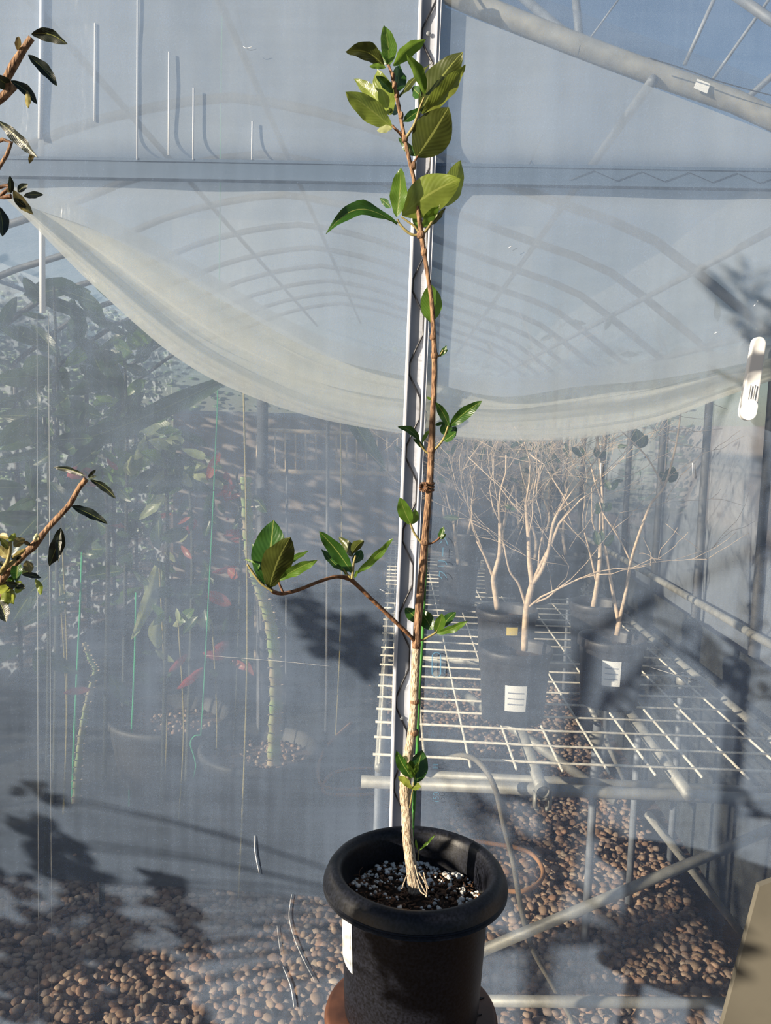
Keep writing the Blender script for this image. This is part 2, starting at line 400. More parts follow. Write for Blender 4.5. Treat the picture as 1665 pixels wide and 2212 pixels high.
# hoop frames: posts of the side walls, springing to curved roof pipes
XR, XL, SPR = 1.06, -2.10, 1.92
arch_px = [(930, -40), (1010, 3), (1130, 52), (1250, 98), (1350, 138), (1450, 172), (1560, 207), (1665, 255), (1760, 300)]
archp = [G(x, y, FD + .07) for x, y in arch_px]
ax_ = [(p.dot(EX), p.z) for p in archp]
apexx = -0.52
def archz(x):   # right half read from the photo, mirrored to the left
    xr = apexx + abs(x - apexx)
    xs = [q[0] for q in ax_]; zs = [q[1] for q in ax_]
    if xr <= xs[0]: q = (xs[0] - xr); return zs[0] + q * .38 - q * q * .28
    for i in range(len(xs) - 1):
        if xs[i] <= xr <= xs[i + 1]: return zs[i] + (zs[i + 1] - zs[i]) * (xr - xs[i]) / (xs[i + 1] - xs[i])
    return zs[-1] - (xr - xs[-1]) * .75
tr = 0
def hoop(d, r, mat, off=0.0):
    global tr
    tr += 1
    pts = [L(XL, d, 0), L(XL, d, 1.0)]
    n = 26
    for k in range(n + 1):
        x = XL + (XR - XL) * k / n; pts.append(L(x, d, archz(x) + off))
    pts += [L(XR, d, 1.0), L(XR, d, 0)]
    return struct(MB().tube(pts, r, 10).build('trim_%d' % tr, mat), 'galvanised hoop pipe of the greenhouse frame')
hoop(FD + .07, .0195, M_galv)
for k in range(1, 10): hoop(2.45 + (k - 1) * .5, .0135, M_post)
# side and roof films
struct(MB().grid(lambda u, v: L(XR + .02 + .01 * math.sin(u * 40), FD + u * 6, -.02 + v * 2.25), 60, 10).build('wall_right', M_side), 'translucent side film on the right')
struct(MB().grid(lambda u, v: L(XL - .02, FD + u * 6, -.02 + v * 2.25), 60, 10).build('wall_left', M_side), 'translucent side film on the left')
def rf(u, v):
    x = XL + (XR - XL) * v; return L(x, FD + .02 + u * 6, archz(x) + .03 + .01 * math.sin(u * 37) * math.sin(v * 9))
struct(MB().grid(rf, 40, 30).build('ceiling', M_roof), 'arched translucent roof film')
# cross beam behind the film, side rails, base pipes
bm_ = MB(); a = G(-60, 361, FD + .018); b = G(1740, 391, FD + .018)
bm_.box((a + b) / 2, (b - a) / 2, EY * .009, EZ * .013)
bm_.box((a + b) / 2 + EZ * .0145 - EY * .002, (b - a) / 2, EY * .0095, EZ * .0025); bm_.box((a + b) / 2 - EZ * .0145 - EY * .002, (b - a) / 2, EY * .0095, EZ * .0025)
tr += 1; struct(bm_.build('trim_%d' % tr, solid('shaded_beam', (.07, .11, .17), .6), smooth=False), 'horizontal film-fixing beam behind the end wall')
zz = MB(); pts = []
for k in range(11):
    u = k / 10; pts.append(a.lerp(b, .72 + .28 * u) - EY * .0105 + EZ * (.008 if k % 2 else -.008))
tr += 1; struct(zz.tube(pts, .0006, 5).build('trim_%d' % tr, M_wire), 'zigzag spring wire in the horizontal beam')
rl = [S(1300, 1182, XR - .02), S(1665, 1393, XR - .02)]; dr = rl[1] - rl[0]
tr += 1; struct(MB().tube([rl[0] - dr * 2.4, rl[0], rl[1], rl[1] + dr * .7], .013, 8).build('trim_%d' % tr, M_galv), 'horizontal rail along the right side wall')
for (x, y, X) in ((1640, 720, XR - .01), (90, 640, XL + .02)):
    p = S(x, y, X); tr += 1; struct(MB().tube([L(X, FD, p.z), L(X, 7.4, p.z)], .011, 8).build('trim_%d' % tr, M_galvd), 'horizontal side purlin pipe')
# roof purlins and braces seen through the film
for x in (-.8, -.42, 0.02, .42, .8):
    tr += 1; struct(MB().tube([L(x, FD + .05, archz(x) - .02), L(x, 7.4, archz(x) - .02)], .0095, 8).build('trim_%d' % tr, M_galvd), 'roof purlin pipe')
for (x0, y0, x1, y1, d0, d1, r) in ((1240, -40, 1252, 92, 1.75, 1.62, .008), (1100, -30, 1255, 102, 1.9, 1.62, .010), (1560, -30, 1760, 110, 2.1, 2.0, .012),
                                    (1335, 0, 1258, 105, 2.6, 2.6, .003), (1555, -30, 1478, 140, 2.6, 2.6, .006), (1660, 0, 1540, 170, 2.6, 2.6, .005), (1740, 100, 1610, 215, 2.2, 2.2, .008)):
    tr += 1; struct(MB().tube([G(x0, y0, d0), G(x1, y1, d1)], r, 8).build('trim_%d' % tr, M_galvd), 'roof brace pipe')
# cords against the end film
for pts, r in (([(1253, 98), (1238, 150), (1190, 255), (1140, 362)], .0007), ([(1400, 125), (1480, 150), (1560, 178), (1700, 215)], .0011), ([(508, 0), (530, 90), (560, 190)], .0006)):
    tr += 1; struct(MB().tube(catmull([G(x, y, FD + .02) for x, y in pts], 5), r, 5).build('trim_%d' % tr, M_wire), 'thin dark cord on the end frame')
# sticker on hoop
st = MB(); st.poly3([G(x, y, FD + .045) for x, y in ((1506, 170), (1534, 181), (1527, 202), (1498, 190))], EY * .001)
so_ = st.build('pipe_sticker', M_label, bpy.data.objects['trim_1'], smooth=False)
# clear strip edges on the left, white sleeve and upper rod of the end post
tr += 1; struct(MB().tube([G(84, 2330, FD + .03), G(80, 676, FD + .03)], .0007, 6).build('trim_%d' % tr, M_galv), 'left edge of the clear strip on the left')
tr += 1; struct(MB().tube([G(113, 2330, FD + .03), G(105, 676, FD + .03)], .0007, 6).build('trim_%d' % tr, M_galv), 'right edge of the clear strip on the left')
tr += 1; struct(MB().tube([G(92, 676, FD + .06), G(89, 305, FD + .06)], .0055, 10).build('trim_%d' % tr, M_white), 'white sleeve of the left end post')
tr += 1; struct(MB().tube([G(87, 300, FD + .007), G(91, -40, FD + .007)], .0042, 10).build('trim_%d' % tr, M_white), 'bright upper rod of the left end post')
for x, y0, y1 in ((205, 50, 262), (297, -20, 345), (365, 112, 335), (418, 190, 345), (545, 262, 345)):  # white rods stand in for sun glints along the left wall posts
    tr += 1; struct(MB().tube([G(x, y0, FD + .006), G(x - 1, y1, FD + .006)], .0016 , 8).build('trim_%d' % tr, M_white), 'thin white rod painted in as a sun glint on the left wall posts')

# white film-fixing channel with its wiggle wire
def chc(y): return G(928 - y * (66 / 2200.0) - 0 , y, FD - .012)
def axis_px(y):
    ks = [(-60, 931), (0, 929), (500, 911), (1060, 888), (1450, 872), (1780, 863), (2330, 846)]
    for (a0, b0), (a1, b1) in zip(ks, ks[1:]):
        if a0 <= y <= a1: return b0 + (b1 - b0) * (y - a0) / (a1 - a0)
    return ks[-1][1]
ch = MB(); T = [G(axis_px(y), y, FD - .012) for y in (-60, 2330)]
prof = [(-.0195, .004), (-.0195, -.008), (-.0175, -.0105), (-.0145, -.0105), (-.0130, -.008), (-.0130, .004), (.0110, .004), (.0110, -.008), (.0125, -.0105), (.0140, -.0105), (.0150, -.006), (.0175, -.006), (.0190, -.0075), (.0200, -.004), (.0200, .004)]
b0 = len(ch.v); ns = 40
for i in range(ns + 1):
    y = -60 + 2390 * i / ns; c = G(axis_px(y), y, FD - .005)
    for x, dd in prof: ch.v.append(c + EX * x + EY * dd * .7)
n = len(prof)
for i in range(ns):
    for k in range(n):
        k2 = (k + 1) % n
        ch.f.append((i * n + k, i * n + k2, (i + 1) * n + k2, (i + 1) * n + k))
chan = ch.build('film_channel', M_chan, smooth=False)
chan.name = 'film_channel'; tag(chan, 'white channel strip running up the middle of the film wall', 'channel')
wp = []; y = 77 - 180 * 1
while y < 2300:
    for (dy, xo) in ((0, -.0118), (24, -.0118), (48, -.002), (75, .0098), (100, .0100), (118, .0098), (150, -.002)):
        yy = y - 12 + dy; wp.append(G(axis_px(min(2320, max(-60, yy))), yy, FD - .0055) + EX * xo)
    y += 180
MB().tube(wp, .0022, 6).build('wiggle_wire', M_wire, chan)
for yy in (72, 1552): 
    c = G(axis_px(yy) - 1, yy, FD - .0065); MB().lathe((0, 0, 0), [(.0, .0015), (.002, .0015), (.0035, .0004), (.004, 0)], 16).build('screw', M_galvd, chan).matrix_world = Matrix.Translation(c) @ Matrix.Rotation(R(90), 4, 'X')

# ------------------------------------------------------------------ the gathered inner curtain
def curve(pts):
    def f(x):
        if x <= pts[0][0]: return pts[0][1]
        for i in range(len(pts) - 1):
            (x0, y0), (x1, y1) = pts[i], pts[i + 1]
            if x0 <= x <= x1:
                t = (x - x0) / (x1 - x0)
                xm = pts[i - 1] if i else (2 * x0 - x1, 2 * y0 - y1); xp = pts[i + 2] if i + 2 < len(pts) else (2 * x1 - x0, 2 * y1 - y0)
                m0 = (y1 - xm[1]) / (x1 - xm[0]) * (x1 - x0); m1 = (xp[1] - y0) / (xp[0] - x0) * (x1 - x0)
                return (2 * t ** 3 - 3 * t * t + 1) * y0 + (t ** 3 - 2 * t * t + t) * m0 + (-2 * t ** 3 + 3 * t * t) * y1 + (t ** 3 - t * t) * m1
        return pts[-1][1]
    return f
low = curve([(-80, 350), (40, 455), (200, 615), (400, 785), (600, 878), (800, 926), (1000, 944), (1100, 948), (1250, 941), (1400, 915), (1550, 862), (1620, 838), (1760, 790)])
upp = curve([(-80, 345), (60, 405), (200, 455), (350, 530), (500, 620), (700, 728), (900, 778), (1080, 817), (1250, 795), (1400, 782), (1550, 757), (1620, 742), (1760, 715)])
cur = thing('gathered_curtain', 'sagging cream translucent plastic curtain gathered in folds behind the film', 'curtain', G(832, 900, FD + .1))
def sheet(u, v):
    x = -80 + 1840 * u; yb = upp(x) + 40; yt = -60
    if x > 960: yt = max(-60, (x - 1010) * .385 + 35)
    y = yb + (yt - yb) * v
    d = FD + .012 + .004 * math.sin(x * .012 + y * .004 + 2 * v) + .003 * mnoise.noise(Vector((x * .012, y * .006, 3)))
    d += .030 * math.exp(-((y - 373 - x * .017) / 42) ** 2)
    return G(x, y, d)
MB().grid(sheet, 90, 90).build('upper_sheet', M_curt, cur)
layers = [(0.0, 1.0, .080), (0.0, .42, .065), (.18, .62, .072), (.30, .86, .088), (.02, .22, .060), (.5, 1.0, .068)]
for i, (a0, a1, dd) in enumerate(layers):
    ph = i * 1.7
    def fold(u, v, a0=a0, a1=a1, dd=dd, ph=ph, i=i):
        x = -80 + 1840 * u; lo = low(x); up = upp(x)
        k0 = a0 + (.07 * math.sin(u * 6 + ph) if a0 > 0 else 0); k1 = min(1.0, a1 + .08 * math.sin(u * 5 + ph * 2)) if a1 < 1 else 1
        k = k0 + (k1 - k0) * v
        y = lo + (up - lo) * k
        pinch = 1 - .75 * math.exp(-((x - 1620) / 120) ** 2)
        d = FD + dd - .035 + (.008 * math.sin(v * 5 + u * 5 + ph) + .003 * mnoise.noise(Vector((u * 5, v * 8, i)))) * pinch
        return G(x, y, d)
    MB().grid(fold, 120, 14).build('fold', M_fold, cur)
# crinkled corner on the right
cr = MB(); cpx = [(1490, 757), (1560, 700), (1640, 640), (1720, 560), (1740, 700), (1650, 735), (1560, 750)]
def crf(u, v):
    x = 1490 + 250 * u; top = 757 - 190 * u ** 1.0; bot = 757 - 40 * u
    y = bot + (top - bot) * v; return G(x, y, FD + .030 + .010 * mnoise.noise(Vector((u * 9, v * 5, 1))))
cr.grid(crf, 40, 16).build('crinkled_corner', M_silver, cur)
# white plastic clip
clip = thing('film_clip', 'long white plastic clip holding the curtain to a post on the right', 'clip', G(1625, 818, FD + .02))
cm = MB()
def capsule(p0, p1, r0, r1, depth, mb, ns=20):
    ax = (p1 - p0).normalized(); sd = ax.cross(EY).normalized(); out = []
    for k in range(ns + 1):
        an = math.pi * k / ns; out.append(p1 + sd * (math.cos(an) * r1) + ax * (math.sin(an) * r1))
    for k in range(ns + 1):
        an = math.pi + math.pi * k / ns; out.append(p0 + sd * (math.cos(an) * r0) + ax * (math.sin(an) * r0))
    mb.poly3(out, EY * depth)
capsule(G(1617, 890, FD - .030), G(1641, 742, FD - .030), .0145, .0118, .014, cm)
co = cm.build('clip_body', M_white, clip, smooth=False)
bv = co.modifiers.new('bevel', 'BEVEL'); bv.width = .003; bv.segments = 3
c2 = MB(); capsule(G(1617, 890, FD - .036), G(1621, 878, FD - .036), .0138, .0125, .006, c2); c2.build('clip_pad', M_white, clip, smooth=False)
for x0, y0, x1, y1 in ((1615, 872, 1622, 832), (1624, 874, 1632, 832)):
    MB().tube([G(x0, y0, FD - .033), G(x1, y1, FD - .033)], .0008, 6).build('clip_slot', M_post, clip)

# ================================================================== THE POTTED SHRUB
YP = 1.135
def pot_mesh(c, k=1.0, zk=1.0):
    prof = [(.094, -.085), (.101, -.03), (.104, -.014), (.1065, -.006), (.111, -.001), (.117, .0), (.123, -.0035), (.128, -.010), (.1312, -.0185), (.1325, -.0215), (.1308, -.0225), (.1328, -.0245), (.1308, -.0258), (.1328, -.0275), (.1308, -.0290), (.1325, -.0310), (.130, -.0325),
            (.124, -.0322), (.109, -.032), (.1062, -.034), (.1050, -.06), (.0985, -.205), (.0975, -.2185), (.094, -.2215), (0.0, -.2215)]
    return MB().lathe(c, [(r * k, z * zk) for r, z in prof], 72)
main = thing('potted_gardenia', 'tall slender gardenia in a black plastic pot standing before the film wall', 'potted plant', POTC - EZ * .2215)
pot = pot_mesh(POTC).build('pot', M_black, main); pot.data.set_sharp_from_angle(angle=R(50))
# labels wrapped round the pot
def wraplabel(c, a0, a1, z0, z1, r0, r1, mat, name, parent):
    return MB().grid(lambda u, v: Vector(c) + Vector(((r0 + (r1 - r0) * v) * math.cos(a0 + (a1 - a0) * u), (r0 + (r1 - r0) * v) * math.sin(a0 + (a1 - a0) * u), z0 + (z1 - z0) * v)), 14, 4).build(name, mat, parent)
lb = wraplabel(POTC, R(176), R(213), -.132, -.052, .1025, .1062, M_label, 'label', pot)
wraplabel(POTC, R(199), R(211), -.125, -.060, .1033, .1063, M_white, 'label_print', pot)
wraplabel(POTC, R(-17), R(6), -.072, -.036, .1053, .1068, M_yellow, 'label', pot)
# soil
SZ = POTC.z - .055
def sf(u, v):
    r = .1005 * u; a = 2 * math.pi * v; x = r * math.cos(a); y = r * math.sin(a)
    return Vector((POTC.x + x, POTC.y + y, SZ + .010 * mnoise.noise(Vector((x * 30, y * 30, 1))) + .004 * mnoise.noise(Vector((x * 120, y * 120, 1)))))
soil = MB().grid(sf, 24, 60).build('soil', M_soil, main)
def disc(n, rmax, seed, dens=None):
    q = np.random.RandomState(seed); out = []
    while len(out) < n:
        x, y = (q.rand(2) * 2 - 1) * rmax
        if x * x + y * y > rmax * rmax: continue
        if dens and q.rand() > dens(x, y): continue
        out.append((POTC.x + x, POTC.y + y, SZ + .005 + .010 * mnoise.noise(Vector((x * 30, y * 30, 1)))))
    return np.array(out)
q = np.random.RandomState(2)
def dn(x, y): return min(1, .22 + .9 * max(0, y / .09) + (.5 if x > .06 else 0) + (.7 if (abs(x + .025) < .03 and y < -.055) else 0))
Pp = disc(360, .097, 4, dn); tag(scatter('perlite', M_perl, Pp, .0016 + .0026 * q.rand(len(Pp)) ** 2, 2, 6, (1, 1, .8), soil, .1), 'white perlite beads', None, kind='stuff')
Pp = disc(900, .098, 9); tag(scatter('bark_chips', M_chip, Pp, .0014 + .003 * q.rand(len(Pp)) ** 2, 1, 8, (1.6, .6, .4), soil, .3), 'brown bark chips', None, kind='stuff')
# fibres
for k in range(46):
    x = RN.uniform(-.085, .09); y = RN.uniform(-.085, .08)
    if x * x + y * y > .0085: continue
    p = Vector((POTC.x + x, POTC.y + y, SZ + .007)); pts = [p]
    a = RN.uniform(0, 6.3)
    for j in range(4):
        a += RN.uniform(-.8, .8); p = p + Vector((math.cos(a) * .007, math.sin(a) * .007, RN.uniform(-.002, .004))); pts.append(p)
    if k == 0: fb = MB()
    fb.tube(pts, .0004, 4)
fb.build('root_fibres', M_twig, soil)

def px2(tf, x, y): ox, oy, s = tf; return ox + x / s, oy + y / s
# trunk
tp = [(897, 1925, 16), (890, 1880, 12.5), (884, 1840, 12), (880, 1800, 11.5), (879, 1760, 11.5), (875, 1720, 12), (876, 1680, 12), (880, 1640, 11), (888, 1595, 9.5), (893, 1540, 9), (896, 1470, 9), (899, 1400, 9)]
bst = [(899, 1400, 9), (902, 1350, 8.2), (907, 1290, 8.2), (913, 1220, 7.6), (918, 1160, 7.3), (924, 1090, 7), (929, 1020, 6.6), (931, 970, 6.8), (934, 900, 5.6), (937, 840, 5.2), (938, 770, 5.6), (936, 720, 5), (932, 650, 4.4), (922, 585, 4.1), (915, 540, 4.8), (909, 500, 5), (900, 430, 4), (893, 385, 4), (884, 345, 3.9), (875, 305, 4.1), (868, 270, 3.6), (860, 225, 3.8), (853, 190, 3.4), (846, 160, 3), (839, 140, 2.4)]
def stem(pl, mat, name, parent, Y=YP, n=5, knob=.10, seg=12, dY=None):
    pts = [U(x, y, Y + (dY(i) if dY else 0)) for i, (x, y, r) in enumerate(pl)]
    rs_ = [r / F * Y * 1.06 for _, _, r in pl]
    cp = catmull(pts, n); rr = lerpr(rs_, n) if len(pl) > 2 else rs_
    rr = [r * (1 + knob * mnoise.noise(Vector((i * .9, seg, 0)))) for i, r in enumerate(rr)]
    return MB().tube(cp, rr, seg).build(name, mat, parent)
trunk = stem(tp, M_barkp, 'trunk', main, n=8)
upper = stem(bst, M_bark, 'main_stem', main, n=8)
# node scars
for x, y, r in [(899, 1392, 10), (917, 1172, 9), (931, 972, 8.5), (938, 768, 7.5), (935, 728, 6.5), (909, 508, 8.5), (916, 545, 6.5), (893, 358, 5.5), (874, 300, 6.5), (866, 250, 5), (857, 205, 5), (852, 185, 4.6), (848, 165, 4), (893, 1582, 10.5), (895, 1515, 10)]:
    c = U(x, y, YP); MB().tube([c + EZ * .0045, c + EZ * .0015, c - EZ * .0015, c - EZ * .0045], [r / F * YP * .85, r / F * YP * 1.12, r / F * YP * 1.1, r / F * YP * .85], 10).build('stem_node', M_bark, upper)
# surface roots and rough root flare
rt = MB()
for pl in ([(896, 1868), (903, 1895), (912, 1915), (920, 1930)], [(905, 1885), (917, 1905), (922, 1922), (920, 1938)], [(915, 1885), (920, 1905), (926, 1920)], [(885, 1880), (888, 1905), (892, 1918)], [(880, 1890), (874, 1902), (868, 1920)], [(900, 1900), (908, 1925), (921, 1934)]):
    rt.tube(catmull([U(x, y, YP - .012 - (y - 1868) * .0004) for x, y in pl], 4), .0011, 6)
rt.build('surface_root', M_barkp, trunk)

BR = {}
def branch(key, pl, mat=M_twig, Y=YP, dY=None, parent=None, knob=.15):
    BR[key] = stem(pl, mat, 'branch', parent or upper, Y=Y, n=5, seg=8, dY=dY, knob=knob); return BR[key]
branch('big', [(899, 1388, 4.5), (880, 1368, 4.2), (840, 1330, 4.4), (800, 1292, 4.2), (767, 1260, 4.6), (752, 1249, 5.2), (725, 1246, 3.6), (690, 1256, 3.4), (645, 1274, 3.8), (612, 1282, 3.8), (592, 1279, 4.2), (584, 1272, 3.4)], M_twig, dY=lambda i: -.008 * i)
branch('bud', [(590, 1278, 2.6), (566, 1262, 2.6), (548, 1240, 2.8), (534, 1219, 2.0)], M_twigg, Y=YP - .09)
branch('sp1', [(611, 1279, 2.5), (606, 1268, 2.5), (602, 1258, 2.2)], M_twig, Y=YP - .09)
branch('c1', [(760, 1250, 3.2), (762, 1235, 2.8), (764, 1215, 2.2), (768, 1200, 2)], M_twigg, Y=YP - .055)
branch('c1b', [(757, 1248, 2.4), (748, 1238, 2), (742, 1228, 1.6)], M_twigg, Y=YP - .055)
branch('rt', [(874, 302, 3.4), (882, 290, 3), (893, 272, 2.7), (901, 252, 2.6), (906, 235, 2.2), (916, 210, 1.8)], M_twigg, dY=lambda i: -.004 * i)
branch('lt', [(872, 300, 3.2), (862, 286, 2.8), (852, 277, 2.6), (847, 270, 2.2)], M_twig)
branch('mr', [(891, 353, 2.2), (897, 346, 2.2), (902, 337, 1.8)], M_twig)
branch('ll', [(907, 508, 3.2), (890, 507, 2.8), (874, 496, 2.6), (862, 482, 2.3), (858, 474, 2)], M_twigg)
branch('ll2', [(907, 506, 2.4), (896, 490, 2.2), (880, 478, 2), (866, 468, 1.6)], M_twigg)
branch('lr', [(910, 508, 3.2), (922, 496, 2.8), (932, 480, 3), (944, 455, 2.6), (953, 440, 1.8)], M_twigg)
branch('b4', [(938, 770, 2.4), (947, 769, 2), (953, 763, 1.6), (957, 756, 1.3)], M_twigg)
branch('b5', [(932, 976, 2.8), (943, 967, 2.4), (953, 955, 2.3), (960, 943, 2.2), (968, 920, 2)], M_twigg, dY=lambda i: -.003 * i)
branch('b5l', [(929, 982, 2.4), (919, 975, 2), (912, 967, 1.8), (906, 955, 1.4)], M_twigg)
branch('b6', [(916, 1178, 2.6), (905, 1166, 2.3), (895, 1152, 2.1), (888, 1136, 2.1), (886, 1130, 2)], M_twigg)
branch('b6r', [(921, 1175, 2.4), (933, 1173, 2.1), (943, 1167, 2), (950, 1160, 1.8)], M_twig)
branch('b7', [(905, 1384, 2.4), (917, 1380, 2.2), (930, 1373, 2.2), (941, 1366, 2), (944, 1358, 1.8)], M_twigg)
branch('low', [(885, 1745, 1.6), (889, 1720, 1.6), (892, 1700, 1.5), (893, 1690, 1.3)], M_twigg, Y=YP - .012, parent=trunk)
C1 = (650, 0, 3.33); C2 = (650, 500, 3.33); C3 = (500, 1000, 2.775); C4 = (650, 1450, 3.33); CL = (0, 0, 3.95); CM_ = (0, 960, 5.267)
A_, B_, D_ = M_leaf, M_leafb, M_leafd
# crop, branch, base, tip, width, bow, side, tilt, tip depth, material, fold
LV = [
 (C1, 'top', (632, 475), (597, 180), 108, 12, 1, 15, .0, B_, .25), (C1, 'top', (600, 478), (318, 372), 118, 42, -1, 25, -.02, A_, .3),
 (C1, 'top', (664, 472), (900, 283), 92, 22, 1, 30, -.01, B_, .3), (C1, 'top', (640, 825), (548, 500), 165, -8, -1, 8, .03, B_, .15),
 (C1, 'top', (668, 660), (705, 468), 110, -14, 1, 20, .035, A_, .3), (C1, 'lt', (560, 740), (380, 566), 85, 10, -1, 20, .02, B_, .2),
 (C1, 'lt', (655, 918), (318, 660), 150, 8, -1, 15, -.025, B_, .2), (C1, 'lt', (655, 925), (545, 938), 48, 6, 1, 30, -.02, M_leafy, .2),
 (C1, 'top', (665, 668), (540, 545), 60, 0, 1, 30, -.02, A_, .3), (C1, 'top', (640, 470), (545, 352), 42, -6, 1, 30, .01, A_, .3), (C1, 'top', (612, 485), (490, 480), 36, 5, 1, 10, -.02, B_, .2),
 (C1, 'top', (705, 700), (930, 458), 42, 10, -1, 40, .0, A_, .3), (C1, 'rt', (895, 680), (757, 392), 80, 14, 1, 30, -.03, B_, .35),
 (C1, 'rt', (860, 800), (1165, 372), 205, 18, -1, 10, -.01, A_, .2), (C1, 'rt', (872, 822), (1182, 465), 118, -22, -1, 30, -.035, B_, .3),
 (C1, 'rt', (735, 878), (870, 778), 62, 0, 1, 20, .01, A_, .2), (C1, 'rt', (870, 800), (992, 752), 52, 5, 1, 30, .02, A_, .2), (C1, 'rt', (862, 690), (800, 632), 76, 0, 1, 20, .02, A_, .2),
 (C1, 'mr', (830, 1132), (1062, 770), 262, -6, -1, 5, -.02, A_, .12), (C1, 'mr', (828, 1122), (702, 990), 58, 0, 1, 30, .01, A_, .2), (C1, 'top', (640, 812), (722, 762), 60, 0, 1, 10, .03, A_, .2),
 (C1, 'll', (690, 1560), (718, 1203), 118, -6, 1, 25, -.02, B_, .3), (C1, 'll', (692, 1612), (178, 1682), 104, 125, 1, 25, -.03, A_, .3),
 (C1, 'll', (726, 1548), (1148, 1285), 250, 22, -1, 5, -.02, B_, .12), (C1, 'lr', (1010, 1490), (1152, 1150), 150, -18, -1, 20, .01, B_, .2), (C1, 'll', (645, 1495), (566, 1428), 48, 5, 1, 20, .02, A_, .2),
 (C1, 'lr', (872, 1640), (992, 1480), 68, 8, 1, 20, -.01, B_, .2), (C1, 'lr', (845, 1640), (815, 1520), 55, 0, 1, 10, .02, B_, .2), (C1, 'lr', (930, 1622), (1040, 1492), 36, -6, -1, 30, .0, A_, .2), (C1, 'lr', (975, 1540), (950, 1440), 16, 0, 1, 0, 0, A_, .2), (C1, 'lr', (985, 1500), (1040, 1420), 16, 0, 1, 0, 0, A_, .2), (C1, 'lr', (940, 1600), (1000, 1470), 28, 0, 1, 0, -.01, M_leafy, .2),
 (C2, 'st', (932, 655), (932, 375), 150, 4, 1, 5, .01, B_, .12), (C2, 'b4', (1000, 900), (1047, 820), 36, -3, 1, 20, 0, A_, .3), (C2, 'b4', (1020, 885), (1055, 850), 22, 3, 1, 20, 0, B_, .3),
 (C2, 'b5', (1065, 1400), (968, 1225), 66, 8, 1, 20, .0, A_, .35), (C2, 'b5', (1068, 1405), (1302, 1218), 92, 10, 1, 10, -.02, A_, .35), (C2, 'b5', (1060, 1475), (1030, 1360), 90, 0, 1, 10, .02, A_, .2), (C2, 'b5', (1050, 1490), (1118, 1405), 72, 0, 1, 10, .02, A_, .2),
 (C2, 'b5', (1025, 1508), (1117, 1440), 56, -4, 1, 20, -.02, A_, .2), (C2, 'b5l', (858, 1512), (693, 1405), 54, 26, 1, 20, -.01, A_, .3), (C2, 'b5l', (872, 1522), (935, 1422), 28, 8, 1, 20, .01, B_, .2), (C2, 'b5l', (890, 1570), (805, 1490), 32, 4, 1, 20, 0, A_, .2),
 (C2, 'st', (940, 1212), (903, 1190), 20, 0, 1, 0, 0, B_, .2), (C2, 'st', (965, 1392), (1028, 1372), 26, 0, 1, 20, .01, A_, .2),
 (C3, 'b6', (1076, 372), (1010, 206), 82, -5, 1, 10, -.015, B_, .2), (C3, 'b6', (1082, 366), (1103, 275), 50, -5, 1, 25, .01, B_, .2), (C3, 'b6r', (1243, 462), (1272, 380), 36, -3, 1, 20, 0, A_, .3), (C3, 'b6r', (1250, 458), (1285, 425), 20, 0, 1, 20, 0, B_, .3),
 (C3, 'big', (200, 730), (252, 340), 212, -4, 1, 8, .02, A_, .16), (C3, 'big', (225, 752), (352, 448), 178, 14, -1, 12, -.04, A_, .22), (C3, 'big', (165, 650), (122, 480), 36, 6, 1, 30, .03, A_, .2),
 (C3, 'sp1', (288, 700), (517, 582), 68, 10, 1, 20, -.02, B_, .3), (C3, 'sp1', (325, 612), (462, 528), 34, 6, 1, 30, .02, B_, .2), (C3, 'bud', (140, 602), (77, 577), 14, 4, 1, 0, .01, B_, .2),
 (C3, 'c1', (720, 655), (523, 408), 92, 10, 1, 15, -.01, A_, .25), (C3, 'c1b', (675, 652), (538, 516), 52, -6, 1, 25, .02, A_, .3), (C3, 'c1', (722, 562), (642, 443), 60, 10, -1, 20, .02, A_, .3),
 (C3, 'c1', (720, 545), (793, 465), 62, 8, -1, 20, -.01, A_, .4), (C3, 'c1', (732, 602), (776, 518), 62, -8, 1, 15, .02, A_, .2), (C3, 'c1', (745, 668), (968, 450), 50, -6, 1, 20, -.02, B_, .3),
 (C3, 'c1b', (690, 668), (660, 610), 24, 0, 1, 10, 0, B_, .2), (C3, 'c1b', (680, 672), (690, 615), 20, 0, 1, 10, 0, B_, .2), (C3, 'c1', (736, 692), (755, 640), 18, 0, 1, 10, -.01, B_, .2),
 (C3, 'st', (1130, 962), (1040, 870), 84, 4, 1, 20, .02, A_, .2), (C3, 'b7', (1205, 1000), (1118, 880), 92, 6, 1, 10, .02, A_, .2), (C3, 'b7', (1224, 1020), (1262, 902), 66, -5, 1, 10, -.01, B_, .2),
 (C3, 'b7', (1262, 985), (1345, 893), 58, 6, 1, 20, .01, A_, .2), (C3, 'b7', (1225, 1022), (1418, 943), 46, -10, 1, 20, -.02, B_, .3),
 (C4, 'low', (800, 772), (685, 570), 84, -8, 1, 20, -.01, A_, .3), (C4, 'low', (840, 800), (872, 566), 142, 12, 1, 10, .02, A_, .2), (C4, 'low', (822, 775), (752, 650), 36, 4, 1, 10, -.03, B_, .25), (C4, 'low', (822, 745), (838, 655), 36, 3, 1, 20, -.02, B_, .25), (C4, 'low', (800, 745), (790, 640), 70, 0, 1, 15, .0, A_, .2),
 (C4, 'low', (806, 850), (697, 762), 52, 12, -1, 20, -.03, B_, .25), (C4, 'low', (795, 842), (858, 835), 52, 10, -1, 20, -.03, B_, .25), (C4, 'low', (762, 655), (742, 605), 36, 0, 1, 10, -.01, M_leafy, .2), (C4, 'low', (775, 755), (745, 660), 50, 0, 1, 15, .0, A_, .2),
 (C4, 'sd', (845, 1290), (967, 1168), 20, -6, 1, 20, 0, B_, .25), (C4, 'sd', (840, 1285), (826, 1205), 18, -3, 1, 20, 0, B_, .25),
]
BR['top'] = upper; BR['st'] = upper
